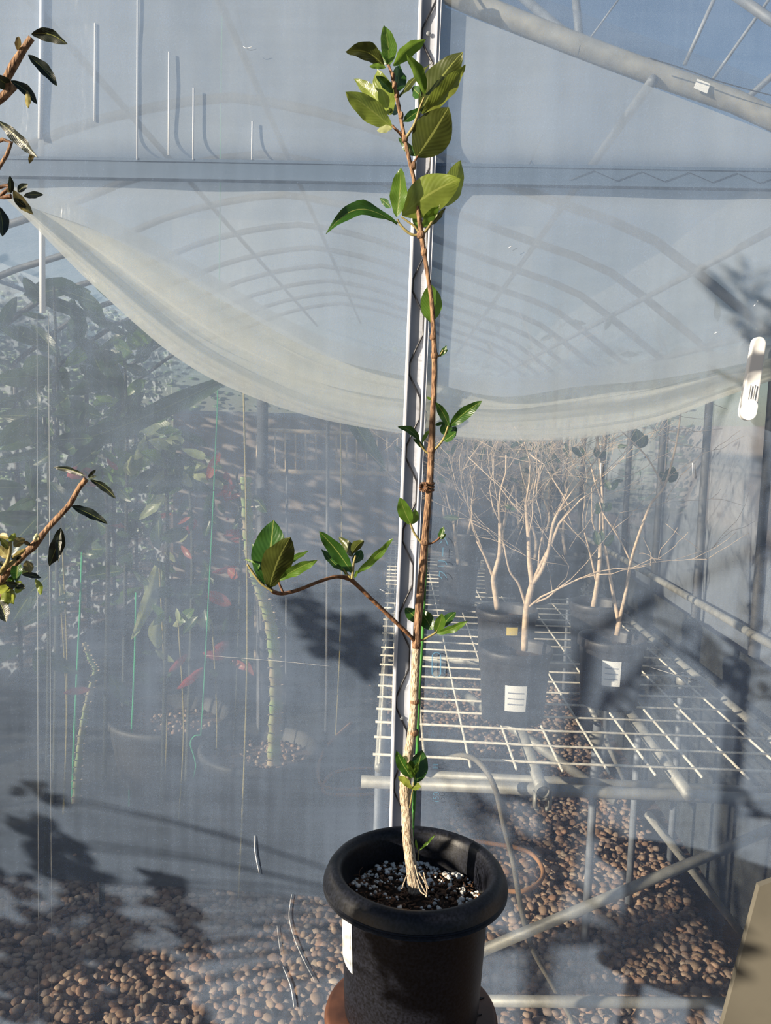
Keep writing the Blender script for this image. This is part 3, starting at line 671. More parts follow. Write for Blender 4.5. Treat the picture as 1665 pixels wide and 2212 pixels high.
BR['sd'] = stem([(903, 1858, 1.6), (903, 1848, 1.4), (904, 1836, 1.2)], M_twigg, 'seedling_stem', main, n=3)
offs = {'big': -.085, 'sp1': -.09, 'bud': -.09, 'c1': -.055, 'c1b': -.055, 'low': -.016, 'b5': -.01, 'rt': -.014}
def do_leaf(tf, par, b, t, wd, bow, side, tilt, dz, mat, fold, Y, i):
    s_ = tf[2]; bx, by = px2(tf, *b); tx, ty = px2(tf, *t); k = Y / F / s_ * 1.03
    yy = Y; p0 = U(bx, by, yy); p1 = U(tx, ty, yy + dz)
    return leaf(par, p0, p1, wd * k, mat, bow=(-bow) * k * (1 if tx > bx else -1), side=side, tilt=tilt * (1 if i % 2 else -1), fold=fold, wavy=.05, seed=i, power=.92, droop=.04)
for i, (tf, br, b, t, wd, bow, side, tilt, dz, mat, fold) in enumerate(LV):
    do_leaf(tf, BR[br], b, t, wd, bow, side, tilt, dz, mat, fold, YP + offs.get(br, 0), i)
# stake and clip ring holding the stem
tag_st = MB().tube([U(883, 1897, YP + .004), U(891, 1790, YP + .016), U(901, 1620, YP + .018), U(906, 1480, YP + .018), U(912, 1385, YP + .017), U(922, 1180, YP + .016), U(929, 985, YP + .014)], [.0022, .0024, .0026, .0025, .0023, .0018, .0014], 10).build('stake', M_green, main)
tw = MB(); c = U(927, 1051, YP)
for k in range(3):
    pts = []
    for j in range(16):
        a = 2 * math.pi * j / 16; pts.append(c + Vector((math.cos(a) * .0066, math.sin(a) * .0066, .0045 * (k - 1) + .0008 * math.sin(a * 2))))
    tw.tube(pts, .0011, 6, close=True)
c2_ = U(914, 1052, YP - .004)
for k in range(14):
    a = 2 * math.pi * k / 14; tw.tube([c2_ + Vector((math.cos(a) * .0015, -.001, math.sin(a) * .0015)), c2_ + Vector((math.cos(a) * .006, -.004, math.sin(a) * .007))], .0011, 5)
tw.build('stem_clip', M_twig, main)

# brown stand under the pot
PB = POTC - EZ * .2235
std = thing('round_stand', 'rusty brown round-topped stand beneath the black pot', 'stand', Vector((POTC.x, POTC.y, 0)))
MB().lathe((PB.x, PB.y, PB.z), [(0, -.001), (.045, -.001), (.120, -.001), (.1255, -.004), (.127, -.010), (.126, -.016), (.121, -.018), (0, -.018)], 64).build('stand_top', M_brown, std)
for k in range(4):
    a = math.pi / 4 + k * math.pi / 2
    MB().tube([Vector((PB.x + math.cos(a) * .09, PB.y + math.sin(a) * .09, PB.z - .016)), Vector((PB.x + math.cos(a) * .13, PB.y + math.sin(a) * .13, -.02))], .009, 10).build('leg', M_brown, std)
MB().tube([Vector((PB.x + math.cos(t_ * math.pi / 16) * .112, PB.y + math.sin(t_ * math.pi / 16) * .112, PB.z * .5)) for t_ in range(32)], .006, 8, close=True).build('ring_brace', M_brown, std)
sp = MB()
for cx, cy in ((1032, 2156), (1027, 2192)):
    pts = [(cx - 26, cy - 14), (cx - 4, cy - 8), (cx - 10, cy - 2), (cx + 14, cy), (cx - 8, cy + 8), (cx - 30, cy + 12)]
    sp.poly3([Z(x, y, PB.z - .0008) for x, y in pts], EZ * .0012)
sp.build('dark_zigzag', M_black, std, smooth=False)  # flat dark zigzag shapes laid on the stand top

# ================================================================== THE SHRUB ON THE LEFT
YS = .98
shrub = thing('garden_shrub', 'garden shrub, leaves coloured dark as if shaded, reaching in from the left edge', 'shrub', Vector((-.95, .78, 0)))
def rgrow(mb, lv, p, d, r, ln, dep, rng, spread=.6, up=.15, leafs=None, lsize=.03, prob=.8, dec=.66):
    pts = [p]; q = Vector(p); dd = Vector(d); n = 4; rr = [r]
    for k in range(n):
        dd = (dd + Vector((rng.uniform(-1, 1), rng.uniform(-1, 1), rng.uniform(-1, 1))) * .30 + EZ * up * .16).normalized(); q = q + dd * ln / n; pts.append(q.copy()); rr.append(r * (1 - .35 * (k + 1) / n))
    mb.tube(pts, rr, 5)
    if leafs is not None and dep <= 1:
        for k in range(3):
            if rng.random() < prob: leafs.append((pts[-1 - k], (dd + Vector((rng.uniform(-1, 1), rng.uniform(-1, 1), rng.uniform(-.6, .8)))).normalized()))
    if dep > 0:
        for k in range(rng.choice((2, 2, 3))):
            nd = (dd + Vector((rng.uniform(-1, 1), rng.uniform(-1, 1), rng.uniform(-.5, .7))) * spread).normalized()
            rgrow(mb, lv, pts[rng.choice((-1, -1, -2, 3))], nd, max(.0007, rr[-1] * dec), ln * rng.uniform(.6, .95), dep - 1, rng, spread, up, leafs, lsize, prob, dec)
# trunk and limbs of the shrub (out of frame) and the branches that come into view
tb = MB(); base = Vector((-.95, .78, -.02)); hub = Vector((-.90, .80, .85)); hub2 = Vector((-.80, .82, 1.45))
tb.tube(catmull([base, base.lerp(hub, .5) + Vector((.03, 0, 0)), hub, hub2], 5), lerpr([.02, .017, .015, .009], 5), 10)
strunk = tb.build('trunk', M_bark, shrub)
def sbranch(pl, Y, root, r0, mat=M_bark):
    pts = [root] + [U(x, y, Y) for x, y, r in pl]; rr = [r0] + [r / F * Y for x, y, r in pl]
    return MB().tube(catmull(pts, 5), lerpr(rr, 5), 9).build('branch', mat, shrub)
s1 = sbranch([(-60, 260, 9), (5, 182, 8), (30, 140, 9), (52, 105, 7), (68, 82, 7)], .80, hub2, .008)
s2 = sbranch([(-60, 330, 4), (-10, 380, 4)], .80, hub2, .006)
s3 = sbranch([(-60, 432, 3.5), (0, 427, 4), (25, 424, 5)], .82, hub2, .006, M_twig)
s4 = sbranch([(-50, 1330, 10), (-10, 1270, 9), (20, 1232, 8), (55, 1195, 7.5), (72, 1180, 9), (100, 1145, 6), (118, 1125, 6.5), (150, 1090, 6), (170, 1055, 5.5), (186, 1035, 6.5)], YS, hub, .009)
s5 = sbranch([(-40, 1270, 5), (5, 1230, 5), (20, 1200, 4), (22, 1170, 4)], YS - .03, hub, .006, M_twigg)
SL = [ # crop, branch, base, tip, width, bow, side, mat
 (CL, s1, (270, 290), (575, 378), 105, 34, 1, D_), (CL, s1, (240, 470), (488, 735), 92, 14, 1, D_), (CL, s1, (160, 445), (155, 310), 50, 0, -1, D_), (CL, s1, (90, 690), (318, 890), 82, 22, 1, D_), (CL, s1, (230, 770), (240, 922), 45, 0, -1, D_),
 (CL, s1, (90, 740), (-60, 640), 110, 0, 1, D_), (CL, s2, (-20, 1030), (318, 1345), 92, 10, 1, D_), (CL, s2, (285, 1300), (250, 1400), 42, 0, -1, D_), (CL, s3, (95, 1650), (85, 1500), 50, 0, 1, D_), (CL, s3, (110, 1620), (285, 1830), 88, -8, -1, D_), (CL, s3, (200, 1670), (368, 1660), 58, 6, 1, D_),
 (CL, s3, (150, 1640), (240, 1570), 60, 4, 1, D_), (CL, s3, (100, 1640), (70, 1600), 50, 0, -1, D_), (CL, s2, (-15, 1760), (20, 2020), 100, 14, 1, D_), (CL, s3, (120, 1690), (225, 1770), 60, 0, 1, D_),
 (CM_, s4, (970, 360), (600, 262), 68, 24, 1, D_), (CM_, s4, (1030, 400), (1322, 620), 84, 26, 1, D_), (CM_, s4, (810, 700), (1222, 900), 112, 10, 1, D_), (CM_, s4, (1000, 370), (1090, 285), 40, 0, 1, D_), (CM_, s4, (1000, 390), (1100, 360), 35, 0, 1, D_), (CM_, s4, (1010, 380), (1060, 290), 32, 0, 1, D_),
 (CM_, s4, (690, 950), (560, 1390), 165, -10, 1, D_), (CM_, s4, (690, 960), (668, 1345), 70, 10, 1, D_), (CM_, s4, (385, 1130), (420, 1005), 45, 0, -1, M_leafy), (CM_, s4, (390, 1140), (440, 1020), 30, 0, -1, M_leafy), (CM_, s4, (350, 1150), (262, 1090), 36, 0, 1, D_),
 (CM_, s5, (120, 1200), (0, 1065), 60, 4, -1, A_), (CM_, s5, (110, 1110), (170, 1005), 62, 0, -1, B_), (CM_, s5, (155, 1160), (288, 1075), 88, 6, -1, D_), (CM_, s5, (100, 1060), (-40, 1040), 60, 5, -1, D_), (CM_, s5, (135, 1290), (292, 1185), 46, -6, -1, D_), (CM_, s5, (95, 1300), (-30, 1150), 90, 0, -1, D_),
 (CM_, s4, (220, 1340), (130, 1270), 70, 0, 1, D_), (CM_, s4, (300, 1320), (350, 1460), 90, 6, -1, D_), (CM_, s4, (200, 1340), (190, 1560), 100, 0, 1, A_), (CM_, s4, (250, 1480), (470, 1520), 56, 8, 1, D_), (CM_, s4, (400, 1530), (462, 1715), 56, 12, -1, B_),
 (CM_, s4, (240, 1440), (345, 1450), 60, 6, -1, B_), (CM_, s4, (110, 1620), (0, 1450), 70, 8, -1, B_), (CM_, s4, (110, 1610), (-40, 1700), 70, 6, -1, B_), (CM_, s4, (70, 1640), (20, 1890), 90, -10, -1, B_), (CM_, s4, (100, 1650), (155, 1820), 100, 0, -1, B_), (CM_, s4, (240, 1560), (180, 1700), 90, 8, -1, B_),
 (CM_, s4, (150, 1600), (290, 1640), 60, 0, 1, D_), (CM_, s4, (-10, 1780), (70, 2020), 120, 12, 1, D_), (CM_, s4, (-20, 1500), (20, 1400), 60, 0, 1, D_), (CM_, s4, (160, 1500), (100, 1600), 60, 0, 1, A_), (CM_, s4, (200, 1600), (60, 1580), 60, 0, 1, D_), (CM_, s5, (80, 1400), (-20, 1330), 50, 0, 1, D_),
]
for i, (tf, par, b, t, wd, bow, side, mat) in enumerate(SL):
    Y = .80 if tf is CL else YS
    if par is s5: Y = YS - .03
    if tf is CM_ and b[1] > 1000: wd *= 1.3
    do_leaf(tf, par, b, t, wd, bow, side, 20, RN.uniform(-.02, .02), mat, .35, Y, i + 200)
# foliage of the same shrub out of frame; it throws the blotchy shade over the film
def caster_at(px, py, back):         # a spot on the sun's ray to a given place on the film
    p = G(px, py, FD); t = back / sdir.dot(EY); return p - sdir * t
clusters = [(95, 1810, .52, .05), (150, 1830, .52, .04), (60, 1705, .5, .03), (110, 1725, .5, .02), (20, 1905, .55, .04), (370, 1945, .50, .045), (350, 1900, .50, .03), (385, 1985, .50, .04), (420, 2045, .50, .03), (405, 2020, .5, .03),
            (150, 1900, .6, .06), (190, 1960, .6, .06), (240, 1990, .6, .05), (120, 2010, .6, .06), (60, 2060, .6, .07), (30, 2130, .6, .07), (110, 2130, .6, .07), (200, 2080, .6, .07), (270, 2060, .6, .06), (330, 2100, .6, .05), (300, 2150, .6, .06), (200, 2180, .6, .07), (90, 2200, .6, .07), (380, 2190, .6, .06), (320, 2210, .6, .06), (20, 2010, .6, .05),
            (690, 1370, .60, .03), (660, 1290, .60, .025), (740, 1400, .60, .045), (790, 1430, .60, .04), (700, 1345, .60, .035), (820, 1390, .60, .05), (640, 1310, .6, .02), (770, 1360, .60, .04)]
rng = random.Random(11)
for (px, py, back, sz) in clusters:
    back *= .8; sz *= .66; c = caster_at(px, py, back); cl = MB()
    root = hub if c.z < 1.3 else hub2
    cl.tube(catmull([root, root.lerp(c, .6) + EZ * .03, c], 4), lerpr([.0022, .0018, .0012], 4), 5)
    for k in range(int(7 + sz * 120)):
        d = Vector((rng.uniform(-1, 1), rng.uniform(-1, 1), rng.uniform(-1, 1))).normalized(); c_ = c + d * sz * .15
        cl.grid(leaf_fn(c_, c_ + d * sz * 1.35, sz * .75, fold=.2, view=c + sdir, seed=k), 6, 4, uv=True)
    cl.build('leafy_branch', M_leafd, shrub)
for (px, py, sz) in ((790, 1990, .02), (850, 2030, .035), (915, 1990, .03), (900, 2070, .03), (980, 2060, .04), (870, 2140, .025), (955, 2160, .03), (800, 2090, .015), (770, 1905, .016), (900, 1965, .03), (985, 1985, .03), (1040, 2100, .03)):
    c = U(px, py, YP - .10) - sdir * (.42 / sdir.y); cl = MB(); root = hub
    cl.tube(catmull([root, root.lerp(c, .6) + EZ * .03, c], 4), lerpr([.0022, .0018, .0012], 4), 5)
    for k in range(int(5 + sz * 120)):
        d = Vector((rng.uniform(-1, 1), rng.uniform(-1, 1), rng.uniform(-1, 1))).normalized(); c_ = c + d * sz * .15
        cl.grid(leaf_fn(c_, c_ + d * sz * 1.2, sz * .7, fold=.2, view=c + sdir, seed=k), 6, 4, uv=True)
    cl.build('leafy_branch', M_leafd, shrub)
# long twigs whose shade makes the slanting stripes right of the pot
lt = MB()
for (x0, y0, x1, y1, bk) in ((1010, 1705, 1310, 1980, .70), (1310, 1980, 1480, 2110, .72), (1080, 1700, 1250, 1790, .70), (1250, 1790, 1480, 1880, .72), (1240, 1990, 1400, 2080, .72)):
    a = caster_at(x0, y0, bk); b = caster_at(x1, y1, bk); lt.tube([a, a.lerp(b, .5) + EZ * .005, b], [.006, .0075, .006], 7)
    for k in range(9):
        c = a.lerp(b, rng.random()); d = Vector((rng.uniform(-1, 1), rng.uniform(-1, 1), rng.uniform(-1, 1))).normalized()
        lt.grid(leaf_fn(c, c + d * rng.uniform(.03, .06), .018, fold=.2, view=c + sdir, seed=k), 6, 4, uv=True)
    lt.tube([hub, a], .004, 6) if x0 in (1010, 1080, 1240) else None
lt.build('trailing_twigs', M_twig, shrub)

# beige board leaning at the right, outside the film
bd = MB(); bd.poly3([G(x, y, 1.30) for x, y in ((1640, 1915), (1790, 1860), (1790, 2330), (1530, 2330))], EY * .012)
tag(bd.build('board', M_board, smooth=False), 'flat beige board leaning at the bottom right corner of the photo', 'board')
bo = bpy.data.objects['board']

# ================================================================== WIRE MESH BENCH
TZ = .71
O = Z(1013, 1638, TZ); c7 = Z(1602.4, 1663.7, TZ); r10 = Z(959.5, 1387, TZ)
ec = (c7 - O) / 6; er = (r10 - O) / 10
print('CELL', ec.length, er.length, 'dot', ec.normalized().dot(er.normalized()))
def TP(c, r, dz=0): return O + ec * (c - 1) + er * r + EZ * dz
bench = thing('mesh_bench', 'low bench of cream coated wire mesh on galvanised pipes behind the film', 'bench', Vector((O.x, O.y, 0)))
RMAX = 34
grid = MB(); wr = .0031
for r in range(0, RMAX + 1):
    c0, c1 = -1.15, 8.35
    grid.tube([TP(c0, r, .002 * math.sin(r)), TP(3, r, -.003), TP(c1, r, .001)], wr, 6)
for c in [-1, -.72] + list(range(0, 9)):
    grid.tube([TP(c, -.38, -.0045), TP(c, 10, -.004), TP(c, RMAX, -.0045)], wr, 6)
grid.build('mesh_panel', M_mesh, bench)
def pz(px, py, z): return Z(px, py, z)
PR = .0125
def bpipe(a, b, r=PR, name='pipe', mat=M_galv): return MB().tube([a, b], r, 12).build(name, mat, bench)
zf = TZ - .045
bpipe(pz(780, 1688, zf), pz(1790, 1733, zf), .0135, 'front_pipe')
bpipe(pz(900, 1722, zf - .02) + EY * .12, pz(1700, 1762, zf - .02) + EY * .12, .010, 'rear_pipe')
for x0, y0, x1, y1 in ((1168, 1700, 1095, 1490), (1490, 1720, 1315, 1480)):
    bpipe(pz(x0, y0, zf + .025), pz(x0, y0, zf + .025) + (pz(x1, y1, zf + .025) - pz(x0, y0, zf + .025)) * 1.5, .0135, 'long_pipe')
bpipe(TP(8.75, -.6, -.02), TP(8.75, 20, -.02), .0125, 'long_pipe')
bpipe(TP(-1.0, -.3, -.02), TP(-1.0, 30, -.02), .0105, 'long_pipe')
for r in (9, 18, 27): bpipe(TP(-1.1, r, -.035), TP(8.8, r, -.035), .012, 'cross_pipe')
for (c, r) in ((-1, .2), (8.75, .2), (-1, 9), (8.75, 9), (-1, 18), (8.75, 18), (8.75, 27), (-1, 27), (4.6, 3.2), (6.6, 6.2)):
    p = TP(c, r, -.02); MB().tube([p, Vector((p.x, p.y, -.02))], .0105, 10).build('leg', M_galvd, bench)
# pipe clamps
def clampy(p):
    m = MB(); m.lathe(p, [(.0145, -.016), (.0175, -.016), (.0175, .016), (.0145, .016)], 16)
    m.box(p + Vector((.02, -.006, 0)), Vector((.008, 0, 0)), Vector((0, .004, 0)), Vector((0, 0, .012)))
    m.tube([p + Vector((.024, -.02, 0)), p + Vector((.024, .012, 0))], .0035, 8); return m.build('clamp', M_galv, bench)
clampy(TP(6.6, 6.2, -.06)); clampy(TP(4.6, 3.2, -.06)); clampy(TP(8.75, 9, -.07))
pc = pz(1168, 1697, zf + .02)
cw = MB(); cw.tube([pc + Vector((0, -.005, 0)), pc + Vector((0, -.035, -.002))], .0165, 14, caps=False); cw.tube([pc + Vector((0, -.034, 0)), pc + Vector((0, -.006, 0))], .0125, 14, caps=False)
for s_ in (-1, 1):
    cw.box(pc + Vector((s_ * .016, -.02, -.022)), Vector((.003, 0, 0)), Vector((0, .012, 0)), Vector((0, 0, .016)))
    cw.box(pc + Vector((s_ * .012, -.02, -.040)), Vector((.005, 0, .002 * s_)), Vector((0, .010, 0)), Vector((0, 0, .003)))
cw.build('clamp', M_galv, bench)
# braces below
for (x0, y0, z0, x1, y1, z1, r) in ((1040, 2054, .30, 1680, 1785, .52, .0125), (940, 1455, .52, 1330, 1730, .28, .017), (1262, 1500, .60, 1365, 1720, .25, .009), (1400, 1760, .55, 1620, 2040, .10, .010), (880, 2160, .16, 1800, 2170, .16, .0125)):
    MB().tube([Z(x0, y0, z0), Z(x1, y1, z1)], r, 12).build('brace', M_galv, bench)

# ------------------------------------------------------------------ hoses and strings
hp = catmull([G(x, y, d) for x, y, d in ((960, 1640, 1.85), (1000, 1632, 1.80), (1035, 1648, 1.74), (1068, 1700, 1.70), (1090, 1790, 1.72), (1108, 1860, 1.74), (1125, 1960, 1.76), (1150, 2050, 1.78), (1200, 2140, 1.80), (1245, 2230, 1.82), (1250, 2330, 1.85))], 6)
tag(MB().tube(hp, .0062, 8).build('garden_hose', M_hose), 'thin grey-brown hose looping over the bench front and hanging down', 'hose')
hp = catmull([Z(x, y, .04) for x, y in ((1000, 1812), (1060, 1822), (1110, 1830), (1150, 1846), (1172, 1878), (1165, 1905), (1130, 1925), (1080, 1930), (1020, 1990), (900, 2000))], 6)
tag(MB().tube(hp, .0075, 8).build('garden_hose', M_orange), 'orange-brown hose loop lying on the gravel right of the pot', 'hose')
hp = catmull([Z(x, y, .04) for x, y in ((760, 1560), (700, 1620), (690, 1690), (750, 1705), (830, 1690), (800, 1660), (720, 1670), (700, 1712), (790, 1716), (900, 1700))], 6)
tag(MB().tube(hp, .0065, 8).build('garden_hose', M_orange), 'coiled orange-brown hose on the floor left of the bench', 'hose')
D = 2.7
sp_ = catmull([G(x, y, D) for x, y in ((480, 0), (474, 600), (470, 860), (466, 960), (459, 1120), (450, 1300), (441, 1470), (434, 1588))], 4)
gs = thing('green_string', 'bright green string hanging straight with a loose looped end', 'string', G(434, 1590, D))
MB().tube(sp_, .0022, 6).build('string_line', M_string, gs)
MB().tube(catmull([G(x, y, D) for x, y in ((434, 1588), (420, 1590), (411, 1606), (418, 1630), (423, 1655), (417, 1682))], 4), .0022, 6).build('string_end', M_string, gs)

# ================================================================== POTTED TREES INSIDE
def bark_tree(label, rimc, rw, h, keys, seed, grow=2, leaves=8, group=None, rimpx=None, lab=None, mat=M_pink, zk=1.0, glen=.28, name='potted_tree'):
    """rimc: centre of rim in space, rw rim radius, h pot height"""
    t = thing(name, label, 'potted tree', rimc - EZ * h, group)
    prof = [(.88, -.30), (.93, -.06), (.96, 0), (1.0, .0), (1.02, -.03), (1.02, -.12), (.98, -.13), (.95, -.15), (.84, -1.0), (.80, -1.0), (0, -1.0)]
    p = MB().lathe(rimc, [(r * rw, z * h) for r, z in prof], 40).build('pot', M_blackin, t)
    so = MB().lathe(rimc, [(0, -.16 * h), (.90 * rw, -.18 * h)], 32).build('soil', M_ground, t)
    if lab:
        a0, a1, z0, z1, yel = lab
        wraplabel(rimc, R(a0), R(a1), z0 * h, z1 * h, rw * (.952 + (z0 + .15) * .13) + .0012, rw * (.952 + (z1 + .15) * .13) + .0012, M_yellow if yel else M_label, 'label', p)
        if not yel:
            for q in range(3):
                zz_ = z0 + (z1 - z0) * (.28 + .22 * q); wraplabel(rimc, R(a0 + 5), R(a1 - 5), (zz_ - .008) * h, (zz_ + .008) * h, rw * (.952 + (zz_ + .15) * .13) + .002, rw * (.952 + (zz_ + .15) * .13) + .002, M_print, 'label_print', p)
    rng = random.Random(seed); mb = MB(); lf = []
    ends = []
    d0 = rimc.dot(EY)
    for pl, r0, r1, dd in keys:
        pts = [G(x, y, d0 + dd * i / max(1, len(pl) - 1)) for i, (x, y) in enumerate(pl)]
        cp = catmull(pts, 4); rr = [r0 + (r1 - r0) * i / (len(cp) - 1) for i in range(len(cp))]
        rr = [q / F * d0 for q in rr]; mb.tube(cp, rr, 7); ends.append((cp[-1], (cp[-1] - cp[-2]).normalized(), rr[-1]))
        if grow >= 2:
            for k in range(2):
                j = rng.randrange(len(cp) // 2, len(cp)); ends.append((cp[j], ((cp[-1] - cp[-2]).normalized() + Vector((rng.uniform(-1, 1), rng.uniform(-1, 1), .2))).normalized(), rr[j] * .55))
    for e, d, r in ends:
        if grow: rgrow(mb, None, e, d, r * .62, glen * .8, grow, rng, 1.0, .25, lf, prob=.5, dec=.78 if grow > 3 else .66)
    mb.build('trunk', mat, t)
    rng.shuffle(lf)
    for e, d in lf[:leaves]:
        leaf(t, e, e + d * rng.uniform(.035, .06), .016, M_leafg, nu=6, nv=4, fold=.2, seed=rng.randrange(99))
    return t
rA = Z(1113, 1396, TZ + .185)
bark_tree('bare pale-barked tree in the black pot nearest the film, white label on its front', rA, .094, .185,
          [([(1132, 1405), (1134, 1350), (1138, 1305), (1149, 1262)], 7.5, 7, 0), ([(1149, 1262), (1143, 1215), (1141, 1160), (1135, 1090)], 5.8, 4.2, .03), ([(1149, 1262), (1168, 1235), (1184, 1190), (1195, 1130), (1215, 1090)], 5, 3, -.03),
           ([(1136, 1312), (1120, 1262), (1100, 1232), (1088, 1175)], 3.2, 1.6, -.02), ([(1142, 1306), (1180, 1292), (1205, 1272), (1232, 1252)], 2.6, 1.2, -.02)], 3, 3, 14, 'potted trees on the mesh bench', lab=(247, 283, -.78, -.42, False))
rB = Z(1095, 1314, TZ + .19)
bark_tree('bare reddish tree in the black pot with a small yellow sticker, behind the nearest pot', rB, .094, .19,
          [([(1074, 1316), (1067, 1265), (1066, 1245), (1079, 1195), (1080, 1130)], 6.5, 4.5, 0), ([(1064, 1246), (1048, 1205), (1030, 1170)], 3, 2, 0)], 5, 3, 8, 'potted trees on the mesh bench', lab=(262, 284, -.33, -.20, True))
rC = Z(1322, 1375, TZ + .185)
bark_tree('two-stemmed tree in the black pot right of the bench centre, white label on front', rC, .090, .185,
          [([(1332, 1372), (1337, 1342)], 6, 6, 0), ([(1336, 1345), (1325, 1290), (1313, 1220), (1303, 1150), (1300, 1060), (1290, 940)], 4.5, 2.4, .05), ([(1337, 1342), (1352, 1275), (1362, 1215), (1378, 1160), (1405, 1090), (1436, 1048), (1460, 960), (1470, 890)], 4, 1.8, .0),
           ([(1362, 1213), (1335, 1160), (1303, 1110), (1295, 1085)], 2, 1.4, .0), ([(1433, 1050), (1395, 985), (1335, 925)], 2, 1.4, 0)], 8, 0, 0, 'potted trees on the mesh bench', lab=(240, 273, -.62, -.25, False))
tC = [o for o in bpy.data.objects if o.name.startswith('potted_tree')][-1]
dC = rC.dot(EY)
for i, (x0, y0, x1, y1, w_) in enumerate(((1383, 968, 1372, 925, 30), (1383, 968, 1398, 940, 18), (1442, 1040, 1455, 1008, 26), (1440, 1040, 1425, 1018, 18), (1445, 1042, 1465, 1020, 16), (1318, 1058, 1305, 1035, 15), (1318, 1058, 1335, 1038, 16), (1303, 1104, 1288, 1086, 22), (1303, 1104, 1320, 1086, 20), (1296, 1100, 1286, 1110, 12),
                                     (1293, 1178, 1284, 1145, 18), (1296, 1175, 1300, 1145, 16), (1305, 1175, 1325, 1155, 18), (1305, 1178, 1322, 1170, 12), (1292, 990, 1285, 965, 14), (1292, 990, 1308, 975, 14))):
    leaf(tC, G(x0, y0, dC), G(x1, y1, dC + .01), w_ / F * dC, M_leafg, nu=8, nv=4, fold=.2, seed=i)
rD = Z(1290, 1300, TZ + .19)
bark_tree('bare grey tree in the black pot partly hidden behind the two-stemmed tree', rD, .088, .19,
          [([(1280, 1316), (1288, 1270), (1295, 1210), (1296, 1150)], 6, 4, 0), ([(1288, 1260), (1275, 1200), (1262, 1150)], 2.6, 1.4, 0)], 12, 3, 6, 'potted trees on the mesh bench')
# further trees receding down the bench
specs = [(990, 1215, 4, 'far left of the bench, beyond the sticker pot'), (1085, 1190, 5, 'beyond the nearest pale tree'), (1155, 1205, 6, 'in the middle of the far bench'), (1222, 1195, 7, 'right of centre on the far bench'), (1010, 1150, 8, 'at the far left end'), (1120, 1140, 9, 'at the far middle of the bench'), (1180, 1145, 10, 'at the far right of the bench'), (960, 1120, 14, 'in the far left corner past the channel strip'), (1140, 1118, 15, 'farthest one near the middle'), (1065, 1118, 16, 'second farthest, left of the middle')]
for (x, y, sd, wh) in specs:
    rc = Z(x, y, TZ + .19); d0 = rc.dot(EY); rng = random.Random(sd * 7)
    k = 2.3 / d0
    pl = [(x, y + 4), (x + rng.uniform(-8, 8), y - 60 * k), (x + rng.uniform(-14, 14), y - 130 * k)]
    bark_tree('bare twiggy tree in a black pot, ' + wh, rc, .085, .19, [(pl, 6 * k, 4 * k, .02), ([pl[1], (pl[1][0] + rng.uniform(-40, 40) * k, pl[1][1] - 80 * k)], 3 * k, 2 * k, .05)], sd, 4, 16, 'potted trees on the mesh bench', glen=.18)

# ================================================================== LEFT SIDE OF THE GREENHOUSE
def bigpot(label, px, py, z, r, h, mat=M_blackin):
    c = Z(px, py, z); t = thing('planter', label, 'planter', c - EZ * h)
    prof = [(.90, -.25), (.95, -.02), (1.0, 0), (1.03, -.03), (1.03, -.10), (.97, -.12), (.80, -1), (0, -1)]
    MB().lathe(c, [(a * r, b_ * h) for a, b_ in prof], 48).build('pot', mat, t)
    MB().lathe(c, [(0, -.20 * h), (.92 * r, -.22 * h)], 32).build('soil', M_ground, t)
    Pp = np.array([[c.x + math.cos(a) * q * r * .8, c.y + math.sin(a) * q * r * .8, c.z - .19 * h] for a, q in ((RN.uniform(0, 6.3), math.sqrt(RN.random())) for _ in range(140))])
    tag(scatter('pumice', M_gravel, Pp, .006 + .006 * np.random.RandomState(1).rand(len(Pp)), 1, 3, parent=t), 'pale pumice pieces', None, kind='stuff'); return t, c
M_potg = solid('grey_pot', (.045, .045, .045), .6, nscale=10, namt=.3)
p1, c1 = bigpot('wide dark planter behind the green string', 365, 1540, .34, .225, .24, M_potg)
p2, c2 = bigpot('wide dark planter holding the thorny stem', 560, 1610, .32, .205, .24, M_potg)
# thorny euphorbia stems
def cactus(label, pl, d, parentname='thorny_stem_plant', r0=12, r1=17, name='thorny_plant'):
    pts = [G(x, y, d) for x, y in pl]; t = thing(name, label, 'plant', pts[-1])
    cp = catmull(pts, 8); n = len(cp); m = MB(); b0 = 0; rng = random.Random(n)
    ver = []
    for i, p in enumerate(cp):
        u = i / (n - 1); r = (r0 + (r1 - r0) * u) / F * d * (1 + .15 * math.sin(i * 1.9))
        for k in range(9):
            a = 2 * math.pi * k / 9; rr = r * (1.15 if k % 3 == 0 else .72); m.v.append(p + Vector((math.cos(a) * rr, math.sin(a) * rr, 0)))
    for i in range(n - 1):
        for k in range(9): m.f.append((i * 9 + k, i * 9 + (k + 1) % 9, (i + 1) * 9 + (k + 1) % 9, (i + 1) * 9 + k))
    m.build('stem', M_cact, t); th = MB()
    for i in range(2, n, 2):
        for s_ in (0, 3, 6):
            a = 2 * math.pi * s_ / 9; r = (r0 + (r1 - r0) * i / n) / F * d; o_ = Vector((math.cos(a), math.sin(a), .1)); th.tube([cp[i] + o_ * r * .9, cp[i] + o_ * (r * 1.2 + .006)], [.003, .0008], 5)
    th.build('thorns', M_pink, t); return t
cactus('thick thorny green stem rising out of the planter left of the bench', [(528, 1030), (532, 1120), (540, 1210), (562, 1280), (580, 1340), (590, 1420), (593, 1500), (590, 1580), (588, 1650)], 2.45, r0=12, r1=16)
cactus('slim bent thorny stem beside the left green cane', [(182, 1388), (195, 1425), (206, 1448), (192, 1500), (178, 1570), (170, 1640), (165, 1700), (162, 1778)], 2.9, r0=5, r1=10)
